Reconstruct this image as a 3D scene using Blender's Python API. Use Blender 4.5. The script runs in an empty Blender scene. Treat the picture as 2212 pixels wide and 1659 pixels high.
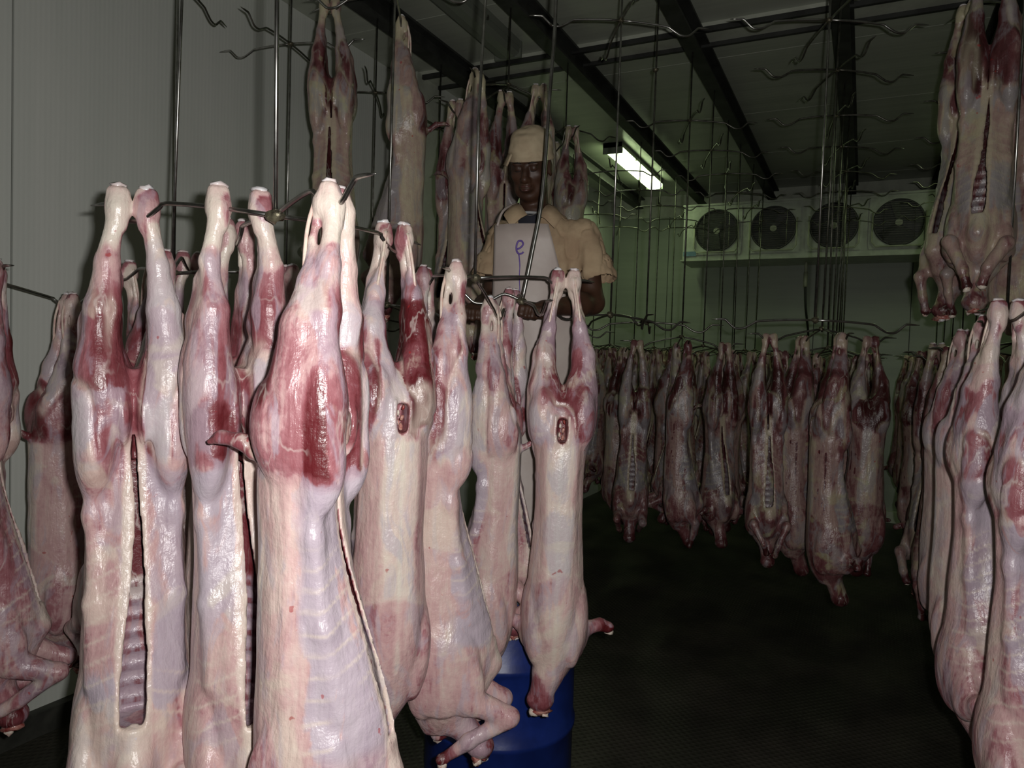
import bpy, math, random
import numpy as np
from mathutils import Vector, Matrix
R = math.radians
random.seed(7)
SC = bpy.context.scene
COL = SC.collection

# ------------------------------------------------------------------ camera, world, flash, exposure
F = 1550.0
CAM = Vector((0, 0, 1.65))
YAW, PITCH, ROLL = R(26.0), R(-2.1), R(1.83)
fwd = Vector((-math.sin(YAW)*math.cos(PITCH), math.cos(YAW)*math.cos(PITCH), math.sin(PITCH)))
r0 = Vector((math.cos(YAW), math.sin(YAW), 0))
u0 = r0.cross(fwd)
rt = r0*math.cos(ROLL) + u0*math.sin(ROLL)
up = u0*math.cos(ROLL) - r0*math.sin(ROLL)
cd = bpy.data.cameras.new('camera')
cam = bpy.data.objects.new('camera', cd); COL.objects.link(cam)
cd.sensor_width = 36; cd.lens = 36*F/2212; cd.clip_start = .02
cam.matrix_world = Matrix(((rt.x, up.x, -fwd.x, CAM.x), (rt.y, up.y, -fwd.y, CAM.y), (rt.z, up.z, -fwd.z, CAM.z), (0, 0, 0, 1)))
SC.camera = cam

def P(px, py, z):
    return CAM + (fwd + rt*((px-1106)/F) - up*((py-829.5)/F))*z

def Pz(px, py, H):
    """the point of pixel (px,py) at world height H"""
    d = fwd + rt*((px-1106)/F) - up*((py-829.5)/F)
    return CAM + d*((H-CAM.z)/d.z)

w = bpy.data.worlds.new('world'); SC.world = w; w.use_nodes = True
w.node_tree.nodes['Background'].inputs[0].default_value = (.5, .62, .5, 1)
w.node_tree.nodes['Background'].inputs[1].default_value = .006
fl = bpy.data.lights.new('camera_flash', 'AREA'); fl.shape = 'RECTANGLE'; fl.size = .03; fl.size_y = .018
fl.energy = 28; fl.color = (1.0, .975, .95)
flo = bpy.data.objects.new('camera_flash', fl); COL.objects.link(flo)
m = cam.matrix_world.copy(); m.translation = CAM + rt*.055 + up*.035 - fwd*.01
flo.matrix_world = m
SC.view_settings.view_transform = 'Standard'; SC.view_settings.look = 'None'
SC.view_settings.exposure = 0.0; SC.view_settings.gamma = 1.0
SC.view_settings.use_curve_mapping = False
SC.cycles.max_bounces = 5; SC.cycles.diffuse_bounces = 3; SC.cycles.glossy_bounces = 2; SC.cycles.transmission_bounces = 1
SC.cycles.use_adaptive_sampling = True; SC.cycles.adaptive_threshold = .03; SC.cycles.caustics_reflective = False; SC.cycles.caustics_refractive = False

# ------------------------------------------------------------------ materials
def new_mat(name, color=(.5, .5, .5), rough=.5, metal=0.0, spec=.5, coat=0.0):
    m = bpy.data.materials.new(name); m.use_nodes = True
    b = m.node_tree.nodes['Principled BSDF']
    b.inputs['Base Color'].default_value = (*color, 1)
    b.inputs['Roughness'].default_value = rough
    b.inputs['Metallic'].default_value = metal
    b.inputs['Specular IOR Level'].default_value = spec
    b.inputs['Coat Weight'].default_value = coat
    b.inputs['Coat Roughness'].default_value = .12
    return m

class NT:
    def __init__(s, m):
        s.t = m.node_tree; s.n = s.t.nodes; s.b = s.n['Principled BSDF']
    def new(s, typ, **kw):
        n = s.n.new(typ)
        for k, v in kw.items(): setattr(n, k, v)
        return n
    def set(s, inp, v):
        if hasattr(v, 'is_output') or isinstance(v, bpy.types.NodeSocket): s.t.links.new(v, inp)
        else: inp.default_value = v
    def math(s, op, a, b=0.0, clamp=False):
        n = s.new('ShaderNodeMath', operation=op); n.use_clamp = clamp
        s.set(n.inputs[0], a); s.set(n.inputs[1], b); return n.outputs[0]
    def vmath(s, op, a, b):
        n = s.new('ShaderNodeVectorMath', operation=op)
        s.set(n.inputs[0], a); s.set(n.inputs[1], b); return n.outputs[0]
    def noise(s, vec, scale, detail=3, rough=.5, dist=0.0):
        n = s.new('ShaderNodeTexNoise'); s.set(n.inputs['Vector'], vec)
        n.inputs['Scale'].default_value = scale; n.inputs['Detail'].default_value = detail
        n.inputs['Roughness'].default_value = rough; n.inputs['Distortion'].default_value = dist
        return n.outputs['Fac']
    def ramp(s, fac, stops):
        n = s.new('ShaderNodeValToRGB'); s.set(n.inputs[0], fac)
        el = n.color_ramp.elements
        while len(el) < len(stops): el.new(.5)
        for e, (p, c) in zip(el, stops):
            e.position = p; e.color = (*c, 1) if len(c) == 3 else c
        return n.outputs[0]
    def mix(s, f, a, b):
        n = s.new('ShaderNodeMix', data_type='RGBA')
        s.set(n.inputs[0], f)
        for i, v in ((6, a), (7, b)):
            s.set(n.inputs[i], (*v, 1) if isinstance(v, tuple) and len(v) == 3 else v)
        return n.outputs[2]
    def smooth(s, v, lo, hi):
        n = s.new('ShaderNodeMapRange', interpolation_type='SMOOTHSTEP')
        s.set(n.inputs[0], v); n.inputs[1].default_value = lo; n.inputs[2].default_value = hi
        return n.outputs[0]
    def bump(s, h, strength, dist):
        n = s.new('ShaderNodeBump'); n.inputs['Strength'].default_value = strength
        n.inputs['Distance'].default_value = dist; s.set(n.inputs['Height'], h)
        s.t.links.new(n.outputs[0], s.b.inputs['Normal'])
    def coords(s, which='Object', scale=(1, 1, 1), rnd=False):
        tc = s.new('ShaderNodeTexCoord').outputs[which]
        if rnd:
            oi = s.new('ShaderNodeObjectInfo').outputs['Random']
            tc = s.vmath('ADD', tc, s.vmath('MULTIPLY', s.comb(oi), (17., 9., 5.)))
        if scale == (1, 1, 1): return tc
        return s.vmath('MULTIPLY', tc, scale)
    def comb(s, v):
        n = s.new('ShaderNodeCombineXYZ')
        for i in range(3): s.t.links.new(v, n.inputs[i])
        return n.outputs[0]

def mottled(name, c1, c2, scale=4, rough=.5, metal=0.0, bumps=0.0, bscale=60, stretch=(1, 1, 1), spec=.5, contrast=(.35, .65)):
    m = new_mat(name, c1, rough, metal, spec); t = NT(m)
    co = t.coords('Object', stretch)
    n = t.noise(co, scale, 5, .6, .3)
    t.set(t.b.inputs['Base Color'], t.mix(t.smooth(n, *contrast), c1, c2))
    if bumps: t.bump(t.noise(co, bscale, 3), .5, bumps)
    return m

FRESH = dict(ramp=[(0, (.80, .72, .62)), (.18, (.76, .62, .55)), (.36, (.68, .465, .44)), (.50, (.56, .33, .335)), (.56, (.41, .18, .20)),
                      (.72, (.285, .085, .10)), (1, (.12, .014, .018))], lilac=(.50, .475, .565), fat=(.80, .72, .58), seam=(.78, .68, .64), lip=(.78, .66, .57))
DRY_DIMMED = dict(ramp=[(0, (.56, .51, .34)), (.18, (.50, .41, .30)), (.36, (.40, .275, .235)), (.50, (.30, .18, .165)), (.56, (.20, .085, .085)),
                      (.72, (.13, .038, .042)), (1, (.05, .010, .010))], lilac=(.31, .32, .345), fat=(.50, .50, .27), seam=(.44, .42, .36), lip=(.48, .43, .31))  # drier flesh, with dim greenish light of far and upper hooks put into colour
def flesh_material(name, pal):
    m = new_mat(name, (.6, .4, .4), .3, 0, .5); t = NT(m)
    co = t.coords('Object', (1, 1, 1), rnd=True)
    at = t.new('ShaderNodeAttribute'); at.attribute_name = 'tone'
    sep = t.new('ShaderNodeSeparateColor'); t.t.links.new(at.outputs['Color'], sep.inputs[0])
    tone, lil, line, noisy = sep.outputs[0], sep.outputs[1], sep.outputs[2], at.outputs['Alpha']
    warp = t.noise(co, 6, 2)
    cs = t.vmath('MULTIPLY', co, (1., 1., .34))
    n1 = t.noise(cs, 12, 4, .55, 1.1)
    fib = t.noise(t.vmath('MULTIPLY', co, (1., 1., .07)), 120, 3, .6, .4)
    cl = t.noise(co, 42, 4, .6, .5)
    tt = t.math('ADD', tone, t.math('MULTIPLY', t.math('SUBTRACT', n1, .5), noisy))
    tt = t.math('ADD', tt, t.math('MULTIPLY', t.math('SUBTRACT', fib, .5), .22))
    tt = t.math('ADD', tt, t.math('MULTIPLY', t.math('SUBTRACT', cl, .5), .30))
    col = t.ramp(tt, pal['ramp']); keep = t.math('SUBTRACT', 1.0, t.smooth(tt, .72, .86))
    n2 = t.noise(cs, 14, 4, .55, 1.4)
    lm = t.math('MULTIPLY', t.smooth(t.math('ADD', n2, t.math('MULTIPLY', lil, .26)), .545, .655), t.math('MULTIPLY', keep, t.math('ADD', .30, t.math('MULTIPLY', lil, .45))))
    col = t.mix(lm, col, pal['lilac'])
    n3 = t.noise(co, 7, 3, .55, .8)
    col = t.mix(t.math('MULTIPLY', t.smooth(n3, .57, .66), t.math('MULTIPLY', keep, .40)), col, pal['fat'])
    vo = t.new('ShaderNodeTexVoronoi', feature='DISTANCE_TO_EDGE'); vo.inputs['Scale'].default_value = 15
    nv = t.new('ShaderNodeTexNoise'); nv.inputs['Scale'].default_value = 11; nv.inputs['Detail'].default_value = 4; t.set(nv.inputs['Vector'], cs)
    t.set(vo.inputs['Vector'], t.vmath('ADD', cs, t.vmath('MULTIPLY', nv.outputs['Color'], (.16, .16, .16))))
    ln = t.math('SUBTRACT', 1.0, t.smooth(vo.outputs[0], .0, .045))
    ln = t.math('MULTIPLY', ln, t.math('MULTIPLY', t.smooth(tt, .35, .65), t.smooth(n3, .42, .6)))
    col = t.mix(t.math('MULTIPLY', ln, .42), col, pal['seam'])
    col = t.mix(t.math('MULTIPLY', line, .7), col, pal['lip'])
    sp = t.smooth(t.noise(co, 34, 2), .735, .77)
    col = t.mix(t.math('MULTIPLY', sp, .6), col, (.4, .02, .02))
    t.set(t.b.inputs['Base Color'], col)
    rg = t.math('ADD', .16, t.math('MULTIPLY', t.noise(co, 22, 3), .36))
    t.set(t.b.inputs['Roughness'], rg)
    t.b.inputs['Specular IOR Level'].default_value = .6
    fine = t.noise(co, 95, 3, .6)
    med = t.noise(cs, 32, 3, .5, .5)
    h = t.math('ADD', t.math('MULTIPLY', fib, .35), t.math('ADD', t.math('MULTIPLY', fine, .5), t.math('MULTIPLY', med, 1.5)))
    t.bump(h, .55, .0055)
    return m

M = {}
M['flesh'] = flesh_material('wet_flesh', FRESH)
M['dry_dimmed'] = flesh_material('dry_dimmed_flesh', DRY_DIMMED)
M['bone'] = mottled('wet_bone', (.80, .70, .60), (.62, .16, .13), 40, .3, contrast=(.52, .66))
M['gristle'] = mottled('white_gristle', (.78, .78, .80), (.72, .6, .58), 30, .25)
M['raw'] = mottled('raw_cut_meat', (.32, .055, .05), (.60, .33, .27), 38, .25, bumps=.004, bscale=90)
M['tendon'] = mottled('tendon', (.84, .74, .62), (.74, .5, .44), 30, .28)
M['steel'] = mottled('hook_steel', (.50, .50, .48), (.30, .29, .27), 18, .30, 1.0)
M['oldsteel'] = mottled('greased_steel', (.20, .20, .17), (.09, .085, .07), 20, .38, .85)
M['weld'] = mottled('weld_brass', (.22, .20, .13), (.08, .07, .05), 70, .45, .6, bumps=.004, bscale=120)
M['beam'] = mottled('beam_paint', (.045, .047, .043), (.022, .022, .02), 6, .55)
M['blue'] = mottled('blue_plastic', (.012, .035, .23), (.008, .024, .16), 8, .36, bumps=.001, bscale=30)
M['lid'] = mottled('dusty_lid', (.10, .12, .14), (.04, .05, .07), 20, .6)
M['frame_white'] = mottled('cooler_paint', (.50, .54, .46), (.40, .43, .36), 9, .42)
M['coolerdark'] = mottled('cooler_dark', (.02, .022, .02), (.03, .032, .028), 9, .5)
M['skin'] = mottled('dark_skin', (.060, .026, .014), (.042, .018, .010), 14, .52, bumps=.0006, bscale=160)
M['lips'] = mottled('lips', (.085, .032, .024), (.06, .022, .018), 40, .4)
M['cap'] = mottled('cap_cotton', (.44, .36, .24), (.37, .29, .19), 14, .9, bumps=.004, bscale=26)
M['shirt'] = mottled('shirt_cotton', (.43, .32, .20), (.34, .235, .145), 9, .9, bumps=.008, bscale=20)
M['undershirt'] = mottled('undershirt', (.015, .016, .025), (.02, .02, .03), 9, .9)
M['trim'] = mottled('undershirt_trim', (.35, .35, .35), (.3, .3, .3), 9, .9)
M['apron'] = mottled('apron_rubber', (.50, .44, .40), (.44, .37, .34), 5, .5, bumps=.006, bscale=9)
M['ink'] = mottled('purple_ink', (.115, .06, .33), (.16, .10, .36), 60, .6)
M['boot'] = mottled('boot_rubber', (.55, .50, .40), (.45, .40, .30), 14, .5)
M['sole'] = mottled('boot_sole', (.40, .27, .14), (.3, .2, .1), 14, .6)
M['white_eye'] = new_mat('eye_white', (.30, .26, .22), .3)
M['cord'] = new_mat('necklace_cord', (.12, .11, .10), .4)
M['pipe'] = mottled('drain_pipe', (.45, .47, .36), (.34, .36, .26), 12, .5)
M['sticker'] = mottled('sticker_blue', (.16, .26, .36), (.1, .18, .26), 30, .5)

def wall_mat(name, base, alt, axis='Z', rough=.42):
    m = new_mat(name, base, rough, 0, .5); t = NT(m)
    co = t.coords('Object')
    st = (3., 3., .15) if axis == 'Z' else (.2, 3., 3.)
    n = t.noise(t.vmath('MULTIPLY', co, st), 3, 5, .65)
    n2 = t.noise(co, 1.3, 3)
    c = t.mix(t.smooth(n, .3, .7), base, alt)
    c = t.mix(t.math('MULTIPLY', t.smooth(n2, .5, .8), .35), c, tuple(x*.78 for x in base))
    t.set(t.b.inputs['Base Color'], c)
    wv = t.new('ShaderNodeTexWave', wave_type='BANDS'); wv.bands_direction = 'Y'
    wv.inputs['Scale'].default_value = 15.0 if axis == 'Z' else 6.0; wv.inputs['Distortion'].default_value = .05
    wv.inputs['Detail'].default_value = 0
    t.set(wv.inputs['Vector'], co)
    t.bump(wv.outputs['Fac'], .12, .002)
    return m
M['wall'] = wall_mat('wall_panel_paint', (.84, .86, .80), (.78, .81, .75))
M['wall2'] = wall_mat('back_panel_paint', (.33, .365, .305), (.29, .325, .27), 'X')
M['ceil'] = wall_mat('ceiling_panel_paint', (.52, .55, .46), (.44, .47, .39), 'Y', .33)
M['coving'] = mottled('coving_paint', (.60, .63, .53), (.48, .5, .42), 6, .45)
M['kerb'] = mottled('kerb_concrete', (.06, .06, .05), (.03, .03, .025), 8, .7)

def floor_mat():
    m = new_mat('checker_plate', (.02, .02, .018), .45, .0, .35); t = NT(m)
    co = t.coords('Object')
    n = t.noise(co, 2.2, 5, .6)
    t.set(t.b.inputs['Base Color'], t.mix(t.smooth(n, .35, .7), (.035, .034, .027), (.065, .060, .048)))
    w1 = t.new('ShaderNodeTexWave', wave_type='BANDS', bands_direction='DIAGONAL'); w1.inputs['Scale'].default_value = 16
    t.set(w1.inputs['Vector'], co)
    w2 = t.new('ShaderNodeTexWave', wave_type='BANDS', bands_direction='DIAGONAL'); w2.inputs['Scale'].default_value = 16
    t.set(w2.inputs['Vector'], t.vmath('MULTIPLY', co, (-1., 1., 1.)))
    h = t.math('MULTIPLY', w1.outputs['Fac'], w2.outputs['Fac'])
    t.bump(h, .6, .004)
    return m
M['floor'] = floor_mat()
lm_ = bpy.data.materials.new('tube_glow'); lm_.use_nodes = True
_b = lm_.node_tree.nodes['Principled BSDF']; _b.inputs['Emission Color'].default_value = (.78, 1.0, .52, 1)
_b.inputs['Emission Strength'].default_value = 8
M['tube'] = lm_
M['tube_off'] = new_mat('tube_cover', (.20, .22, .18), .35)

# ------------------------------------------------------------------ mesh helpers
def mesh_obj(name, v, f, mat, parent=None, smooth=True):
    me = bpy.data.meshes.new(name); me.from_pydata([tuple(p) for p in v], [], [tuple(q) for q in f]); me.update()
    if smooth: me.polygons.foreach_set('use_smooth', [True]*len(me.polygons))
    me.materials.append(mat)
    o = bpy.data.objects.new(name, me); COL.objects.link(o)
    if parent: o.parent = parent
    return o

def tag(o, label=None, cat=None, group=None, kind=None):
    if label: o['label'] = label
    if cat: o['category'] = cat
    if group: o['group'] = group
    if kind: o['kind'] = kind
    return o

def empty(name, loc=(0, 0, 0), rz=0):
    o = bpy.data.objects.new(name, None); COL.objects.link(o); o.location = loc; o.rotation_euler = (0, 0, rz)
    o.empty_display_size = .05
    return o

class MB:
    def __init__(s): s.v = []; s.f = []
    def add(s, v, f):
        n = len(s.v); s.v += [tuple(p) for p in v]; s.f += [tuple(i+n for i in q) for q in f]
    def box(s, a, b, bev=0):
        x0, y0, z0 = a; x1, y1, z1 = b
        s.add([(x0, y0, z0), (x1, y0, z0), (x1, y1, z0), (x0, y1, z0), (x0, y0, z1), (x1, y0, z1), (x1, y1, z1), (x0, y1, z1)],
              [(0, 3, 2, 1), (4, 5, 6, 7), (0, 1, 5, 4), (1, 2, 6, 5), (2, 3, 7, 6), (3, 0, 4, 7)])
        return s
    def tube(s, pts, r, n=8, cap=True):
        pts = [Vector(p) for p in pts]; k = len(pts)
        rs = r if isinstance(r, (list, tuple)) else [r]*k
        V = []; prev = None
        for i, p in enumerate(pts):
            d = (pts[min(i+1, k-1)] - pts[max(i-1, 0)]).normalized()
            a = prev if prev is not None else (Vector((0, 0, 1)) if abs(d.z) < .9 else Vector((1, 0, 0)))
            e1 = (a - d*a.dot(d)).normalized(); e2 = d.cross(e1); prev = e1
            for j in range(n):
                t = 2*math.pi*j/n; V.append(p + (e1*math.cos(t)+e2*math.sin(t))*rs[i])
        Fc = []
        for i in range(k-1):
            for j in range(n):
                Fc.append((i*n+j, i*n+(j+1) % n, (i+1)*n+(j+1) % n, (i+1)*n+j))
        if cap: Fc.append(tuple(range(n))[::-1]); Fc.append(tuple((k-1)*n+j for j in range(n)))
        s.add(V, Fc); return s
    def lathe(s, prof, n=32, c=(0, 0, 0)):
        V = []; Fc = []
        for r_, z in prof:
            for j in range(n):
                t = 2*math.pi*j/n; V.append((c[0]+r_*math.cos(t), c[1]+r_*math.sin(t), c[2]+z))
        for i in range(len(prof)-1):
            for j in range(n): Fc.append((i*n+j, i*n+(j+1) % n, (i+1)*n+(j+1) % n, (i+1)*n+j))
        Fc.append(tuple(range(n))[::-1]); Fc.append(tuple((len(prof)-1)*n+j for j in range(n)))
        s.add(V, Fc); return s
    def build(s, name, mat, parent=None, smooth=False): return mesh_obj(name, s.v, s.f, mat, parent, smooth)

def spline(pts, n=6):
    """Catmull-Rom through pts"""
    pts = [Vector(p) for p in pts]; out = []
    q = [pts[0]*2-pts[1]] + pts + [pts[-1]*2-pts[-2]]
    for i in range(1, len(q)-2):
        for k in range(n):
            t = k/n; a, b, c, d = q[i-1], q[i], q[i+1], q[i+2]
            out.append(.5*((2*b)+(c-a)*t+(2*a-5*b+4*c-d)*t*t+(3*b-a-3*c+d)*t**3))
    out.append(pts[-1]); return out

# ------------------------------------------------------------------ signed-distance sculpting (numpy surface nets)
_rs = np.random.RandomState(11)
_TAB = _rs.rand(32, 32, 32).astype(np.float32)
def vnoise(x, y, z, sc, seed=0):
    x = x*sc+seed*7.13+100; y = y*sc+seed*3.7+100; z = z*sc+seed*5.9+100
    xi = np.floor(x).astype(int); yi = np.floor(y).astype(int); zi = np.floor(z).astype(int)
    fx = x-xi; fy = y-yi; fz = z-zi
    fx = fx*fx*(3-2*fx); fy = fy*fy*(3-2*fy); fz = fz*fz*(3-2*fz)
    out = 0
    for a in (0, 1):
        for b in (0, 1):
            for c in (0, 1):
                wt = (fx if a else 1-fx)*(fy if b else 1-fy)*(fz if c else 1-fz)
                out = out + wt*_TAB[(xi+a) % 32, (yi+b) % 32, (zi+c) % 32]
    return out

class SDF:
    def __init__(s, lo, hi, res):
        s.lo = np.array(lo, float); s.res = res
        s.n = np.ceil((np.array(hi)-s.lo)/res).astype(int)+1
        s.ax = [(s.lo[i]+np.arange(s.n[i])*res).astype(np.float32) for i in range(3)]
        s.F = np.full(s.n, .2, np.float32)
    def blk(s, lo, hi):
        sl = []
        for i in range(3):
            a = int(max(0, math.floor((lo[i]-s.lo[i])/s.res))); b = int(min(s.n[i], math.ceil((hi[i]-s.lo[i])/s.res)+1))
            if b <= a: return None
            sl.append(slice(a, b))
        sl = tuple(sl)
        X = s.ax[0][sl[0]][:, None, None]; Y = s.ax[1][sl[1]][None, :, None]; Z = s.ax[2][sl[2]][None, None, :]
        return sl, X, Y, Z
    def comb(s, sl, d, k, op):
        f = s.F[sl]
        if op == 'u':
            h = np.maximum(k-np.abs(f-d), 0)/k; s.F[sl] = np.minimum(f, d)-h*h*k*.25
        else:
            d = -d; h = np.maximum(k-np.abs(f-d), 0)/k; s.F[sl] = np.maximum(f, d)+h*h*k*.25
    def seg(s, a, b, ra, rb, k=.012, op='u', sx=1, sy=1):
        a = np.array(a, float); b = np.array(b, float); m_ = max(ra, rb)*max(1, 1/min(sx, sy))+.03
        q = s.blk(np.minimum(a, b)-m_, np.maximum(a, b)+m_)
        if q is None: return
        sl, X, Y, Z = q; d = b-a; L2 = float(d@d)+1e-9
        t = np.clip(((X-a[0])*d[0]+(Y-a[1])*d[1]+(Z-a[2])*d[2])/L2, 0, 1)
        D = np.sqrt(((X-a[0]-t*d[0])*sx)**2+((Y-a[1]-t*d[1])*sy)**2+(Z-a[2]-t*d[2])**2)-(ra+(rb-ra)*t)
        s.comb(sl, D, k, op)
    def chain(s, pts, rs, k=.012, op='u', sx=1, sy=1):
        for i in range(len(pts)-1): s.seg(pts[i], pts[i+1], rs[i], rs[i+1], k, op, sx, sy)
    def ell(s, c, r, k=.012, op='u', rot=None):
        c = np.array(c, float); r = np.array(r, float); m_ = (r if rot is None else np.full(3, r.max()))+.03
        q = s.blk(c-m_, c+m_)
        if q is None: return
        sl, X, Y, Z = q; x, y, z = X-c[0], Y-c[1], Z-c[2]
        if rot is not None:
            Q = np.array(rot.to_3x3().transposed()) if hasattr(rot, 'to_3x3') else np.array(rot).T
            x, y, z = (Q[i][0]*x+Q[i][1]*y+Q[i][2]*z for i in range(3))
        k0 = np.sqrt((x/r[0])**2+(y/r[1])**2+(z/r[2])**2); k1 = np.sqrt((x/r[0]**2)**2+(y/r[1]**2)**2+(z/r[2]**2)**2)+1e-6
        s.comb(sl, k0*(k0-1)/k1, k, op)
    def box(s, c, h, rr, k=.006, op='u'):
        c = np.array(c, float); h = np.array(h, float)
        q = s.blk(c-h-.03, c+h+.03)
        if q is None: return
        sl, X, Y, Z = q
        dx, dy, dz = np.abs(X-c[0])-h[0]+rr, np.abs(Y-c[1])-h[1]+rr, np.abs(Z-c[2])-h[2]+rr
        D = np.sqrt(np.maximum(dx, 0)**2+np.maximum(dy, 0)**2+np.maximum(dz, 0)**2)+np.minimum(np.maximum(dx, np.maximum(dy, dz)), 0)-rr
        s.comb(sl, D, k, op)
    def loft(s, rows, k=.012, op='u', pw=2.0, shrink=0.0, taper=0.0):
        """rows: (z, cx, cy, a, bfront, bback) with z descending or ascending"""
        rows = sorted(rows); zs = [r_[0] for r_ in rows]
        q = s.blk((-9, -9, zs[0]-.03), (9, 9, zs[-1]+.03)); sl, X, Y, Z = q
        zz = Z.ravel(); it = lambda j: _smooth_interp(zz, zs, [r_[j] for r_ in rows])[None, None, :].astype(np.float32)
        cx, cy, a, bf, bb = (it(j) for j in range(1, 6))
        a = np.maximum(a-shrink, .002); bf = np.maximum(bf-shrink, .002); bb = np.maximum(bb-shrink, .002)
        y = Y-cy; b = np.where(y < 0, bf, bb)
        if taper: a = a*(1-taper*np.clip((y+.02)/bb, 0, 1))
        u = np.abs((X-cx)/a); v = np.abs(y/b)
        D = ((u**pw+v**pw)**(1/pw)-1)*np.minimum(a, b)
        dz = np.maximum(zs[0]+shrink-Z, Z-zs[-1]+shrink)
        D = np.maximum(D, dz)
        s.comb(sl, D, k, op)
    def mesh(s):
        Fv = s.F; nx, ny, nz = Fv.shape; ins = Fv < 0
        c = [ins[a:nx-1+a, b:ny-1+b, e:nz-1+e] for a in (0, 1) for b in (0, 1) for e in (0, 1)]
        cnt = sum(x.astype(np.int8) for x in c); act = (cnt > 0) & (cnt < 8)
        I = np.argwhere(act); idx = -np.ones(act.shape, np.int64); idx[act] = np.arange(len(I))
        val = np.stack([Fv[I[:, 0]+a, I[:, 1]+b, I[:, 2]+e] for a in (0, 1) for b in (0, 1) for e in (0, 1)], 1)
        off = np.array([(a, b, e) for a in (0, 1) for b in (0, 1) for e in (0, 1)], float)
        acc = np.zeros((len(I), 3)); num = np.zeros(len(I))
        for i in range(8):
            for j in range(i+1, 8):
                if np.abs(off[i]-off[j]).sum() != 1: continue
                vi, vj = val[:, i], val[:, j]; m_ = (vi < 0) != (vj < 0)
                t = np.where(m_, vi/np.where(m_, vi-vj, 1), 0)
                p = off[i]+(off[j]-off[i])*t[:, None]
                acc += p*m_[:, None]; num += m_
        V = s.lo+(I+acc/num[:, None])*s.res
        Q = []
        for axis in range(3):
            sh = [slice(None)]*3; sh2 = [slice(None)]*3
            sh[axis] = slice(0, -1); sh2[axis] = slice(1, None)
            A, B = ins[tuple(sh)], ins[tuple(sh2)]
            E = np.argwhere(A != B)
            o1, o2 = [(1, 2), (2, 0), (0, 1)][axis]
            ok = (E[:, o1] > 0) & (E[:, o2] > 0) & (E[:, o1] < Fv.shape[o1]-1) & (E[:, o2] < Fv.shape[o2]-1); E = E[ok]
            def cell(d1, d2):
                G = E.copy(); G[:, o1] -= d1; G[:, o2] -= d2; return idx[G[:, 0], G[:, 1], G[:, 2]]
            q = np.stack([cell(1, 1), cell(0, 1), cell(0, 0), cell(1, 0)], 1)
            flip = ~A[E[:, 0], E[:, 1], E[:, 2]]
            q[flip] = q[flip][:, ::-1]
            Q.append(q)
        Q = np.concatenate(Q); Q = Q[(Q >= 0).all(1)]
        return V, Q

def _smooth_interp(x, xp, fp):
    """monotone-ish cubic interpolation"""
    xp = np.array(xp, float); fp = np.array(fp, float)
    i = np.clip(np.searchsorted(xp, x)-1, 0, len(xp)-2); h = np.diff(xp); d = np.diff(fp)/h
    mm = np.zeros(len(xp)); mm[1:-1] = (d[:-1]*h[1:]+d[1:]*h[:-1])/(h[:-1]+h[1:]); mm[0] = d[0]; mm[-1] = d[-1]
    t = np.clip((x-xp[i])/h[i], 0, 1); h_ = h[i]
    return fp[i]*(2*t**3-3*t**2+1)+mm[i]*h_*(t**3-2*t**2+t)+fp[i+1]*(-2*t**3+3*t**2)+mm[i+1]*h_*(t**3-t**2)

def fast_mesh(name, V, Q, mat, tone=None):
    me = bpy.data.meshes.new(name)
    me.vertices.add(len(V)); me.vertices.foreach_set('co', V.astype(np.float32).ravel())
    me.loops.add(len(Q)*4); me.loops.foreach_set('vertex_index', Q.astype(np.int32).ravel())
    me.polygons.add(len(Q)); me.polygons.foreach_set('loop_start', np.arange(len(Q), dtype=np.int32)*4)
    me.polygons.foreach_set('use_smooth', np.ones(len(Q), bool))
    me.update(calc_edges=True)
    if tone is not None:
        at = me.color_attributes.new('tone', 'FLOAT_COLOR', 'POINT')
        at.data.foreach_set('color', tone.astype(np.float32).ravel())
    me.materials.append(mat)
    return me

def vnormals(V, Q):
    n = np.cross(V[Q[:, 2]]-V[Q[:, 0]], V[Q[:, 3]]-V[Q[:, 1]])
    N = np.zeros_like(V)
    for j in range(4):
        for c in range(3): N[:, c] += np.bincount(Q[:, j], n[:, c], len(V))
    return N/(np.linalg.norm(N, axis=1)[:, None]+1e-12)

def lap(V, Q, it=1, w_=.5):
    for _ in range(it):
        A = np.zeros_like(V); C = np.zeros(len(V))
        for j in range(4):
            a, b = Q[:, j], Q[:, (j+1) % 4]
            for c in range(3):
                A[:, c] += np.bincount(a, V[b, c], len(V))+np.bincount(b, V[a, c], len(V))
            C += np.bincount(a, minlength=len(V))+np.bincount(b, minlength=len(V))
        V = V*(1-w_)+w_*A/np.maximum(C, 1)[:, None]
    return V

def bumpf(z, c, h): return np.exp(-((z-c)/h)**2)

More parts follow.
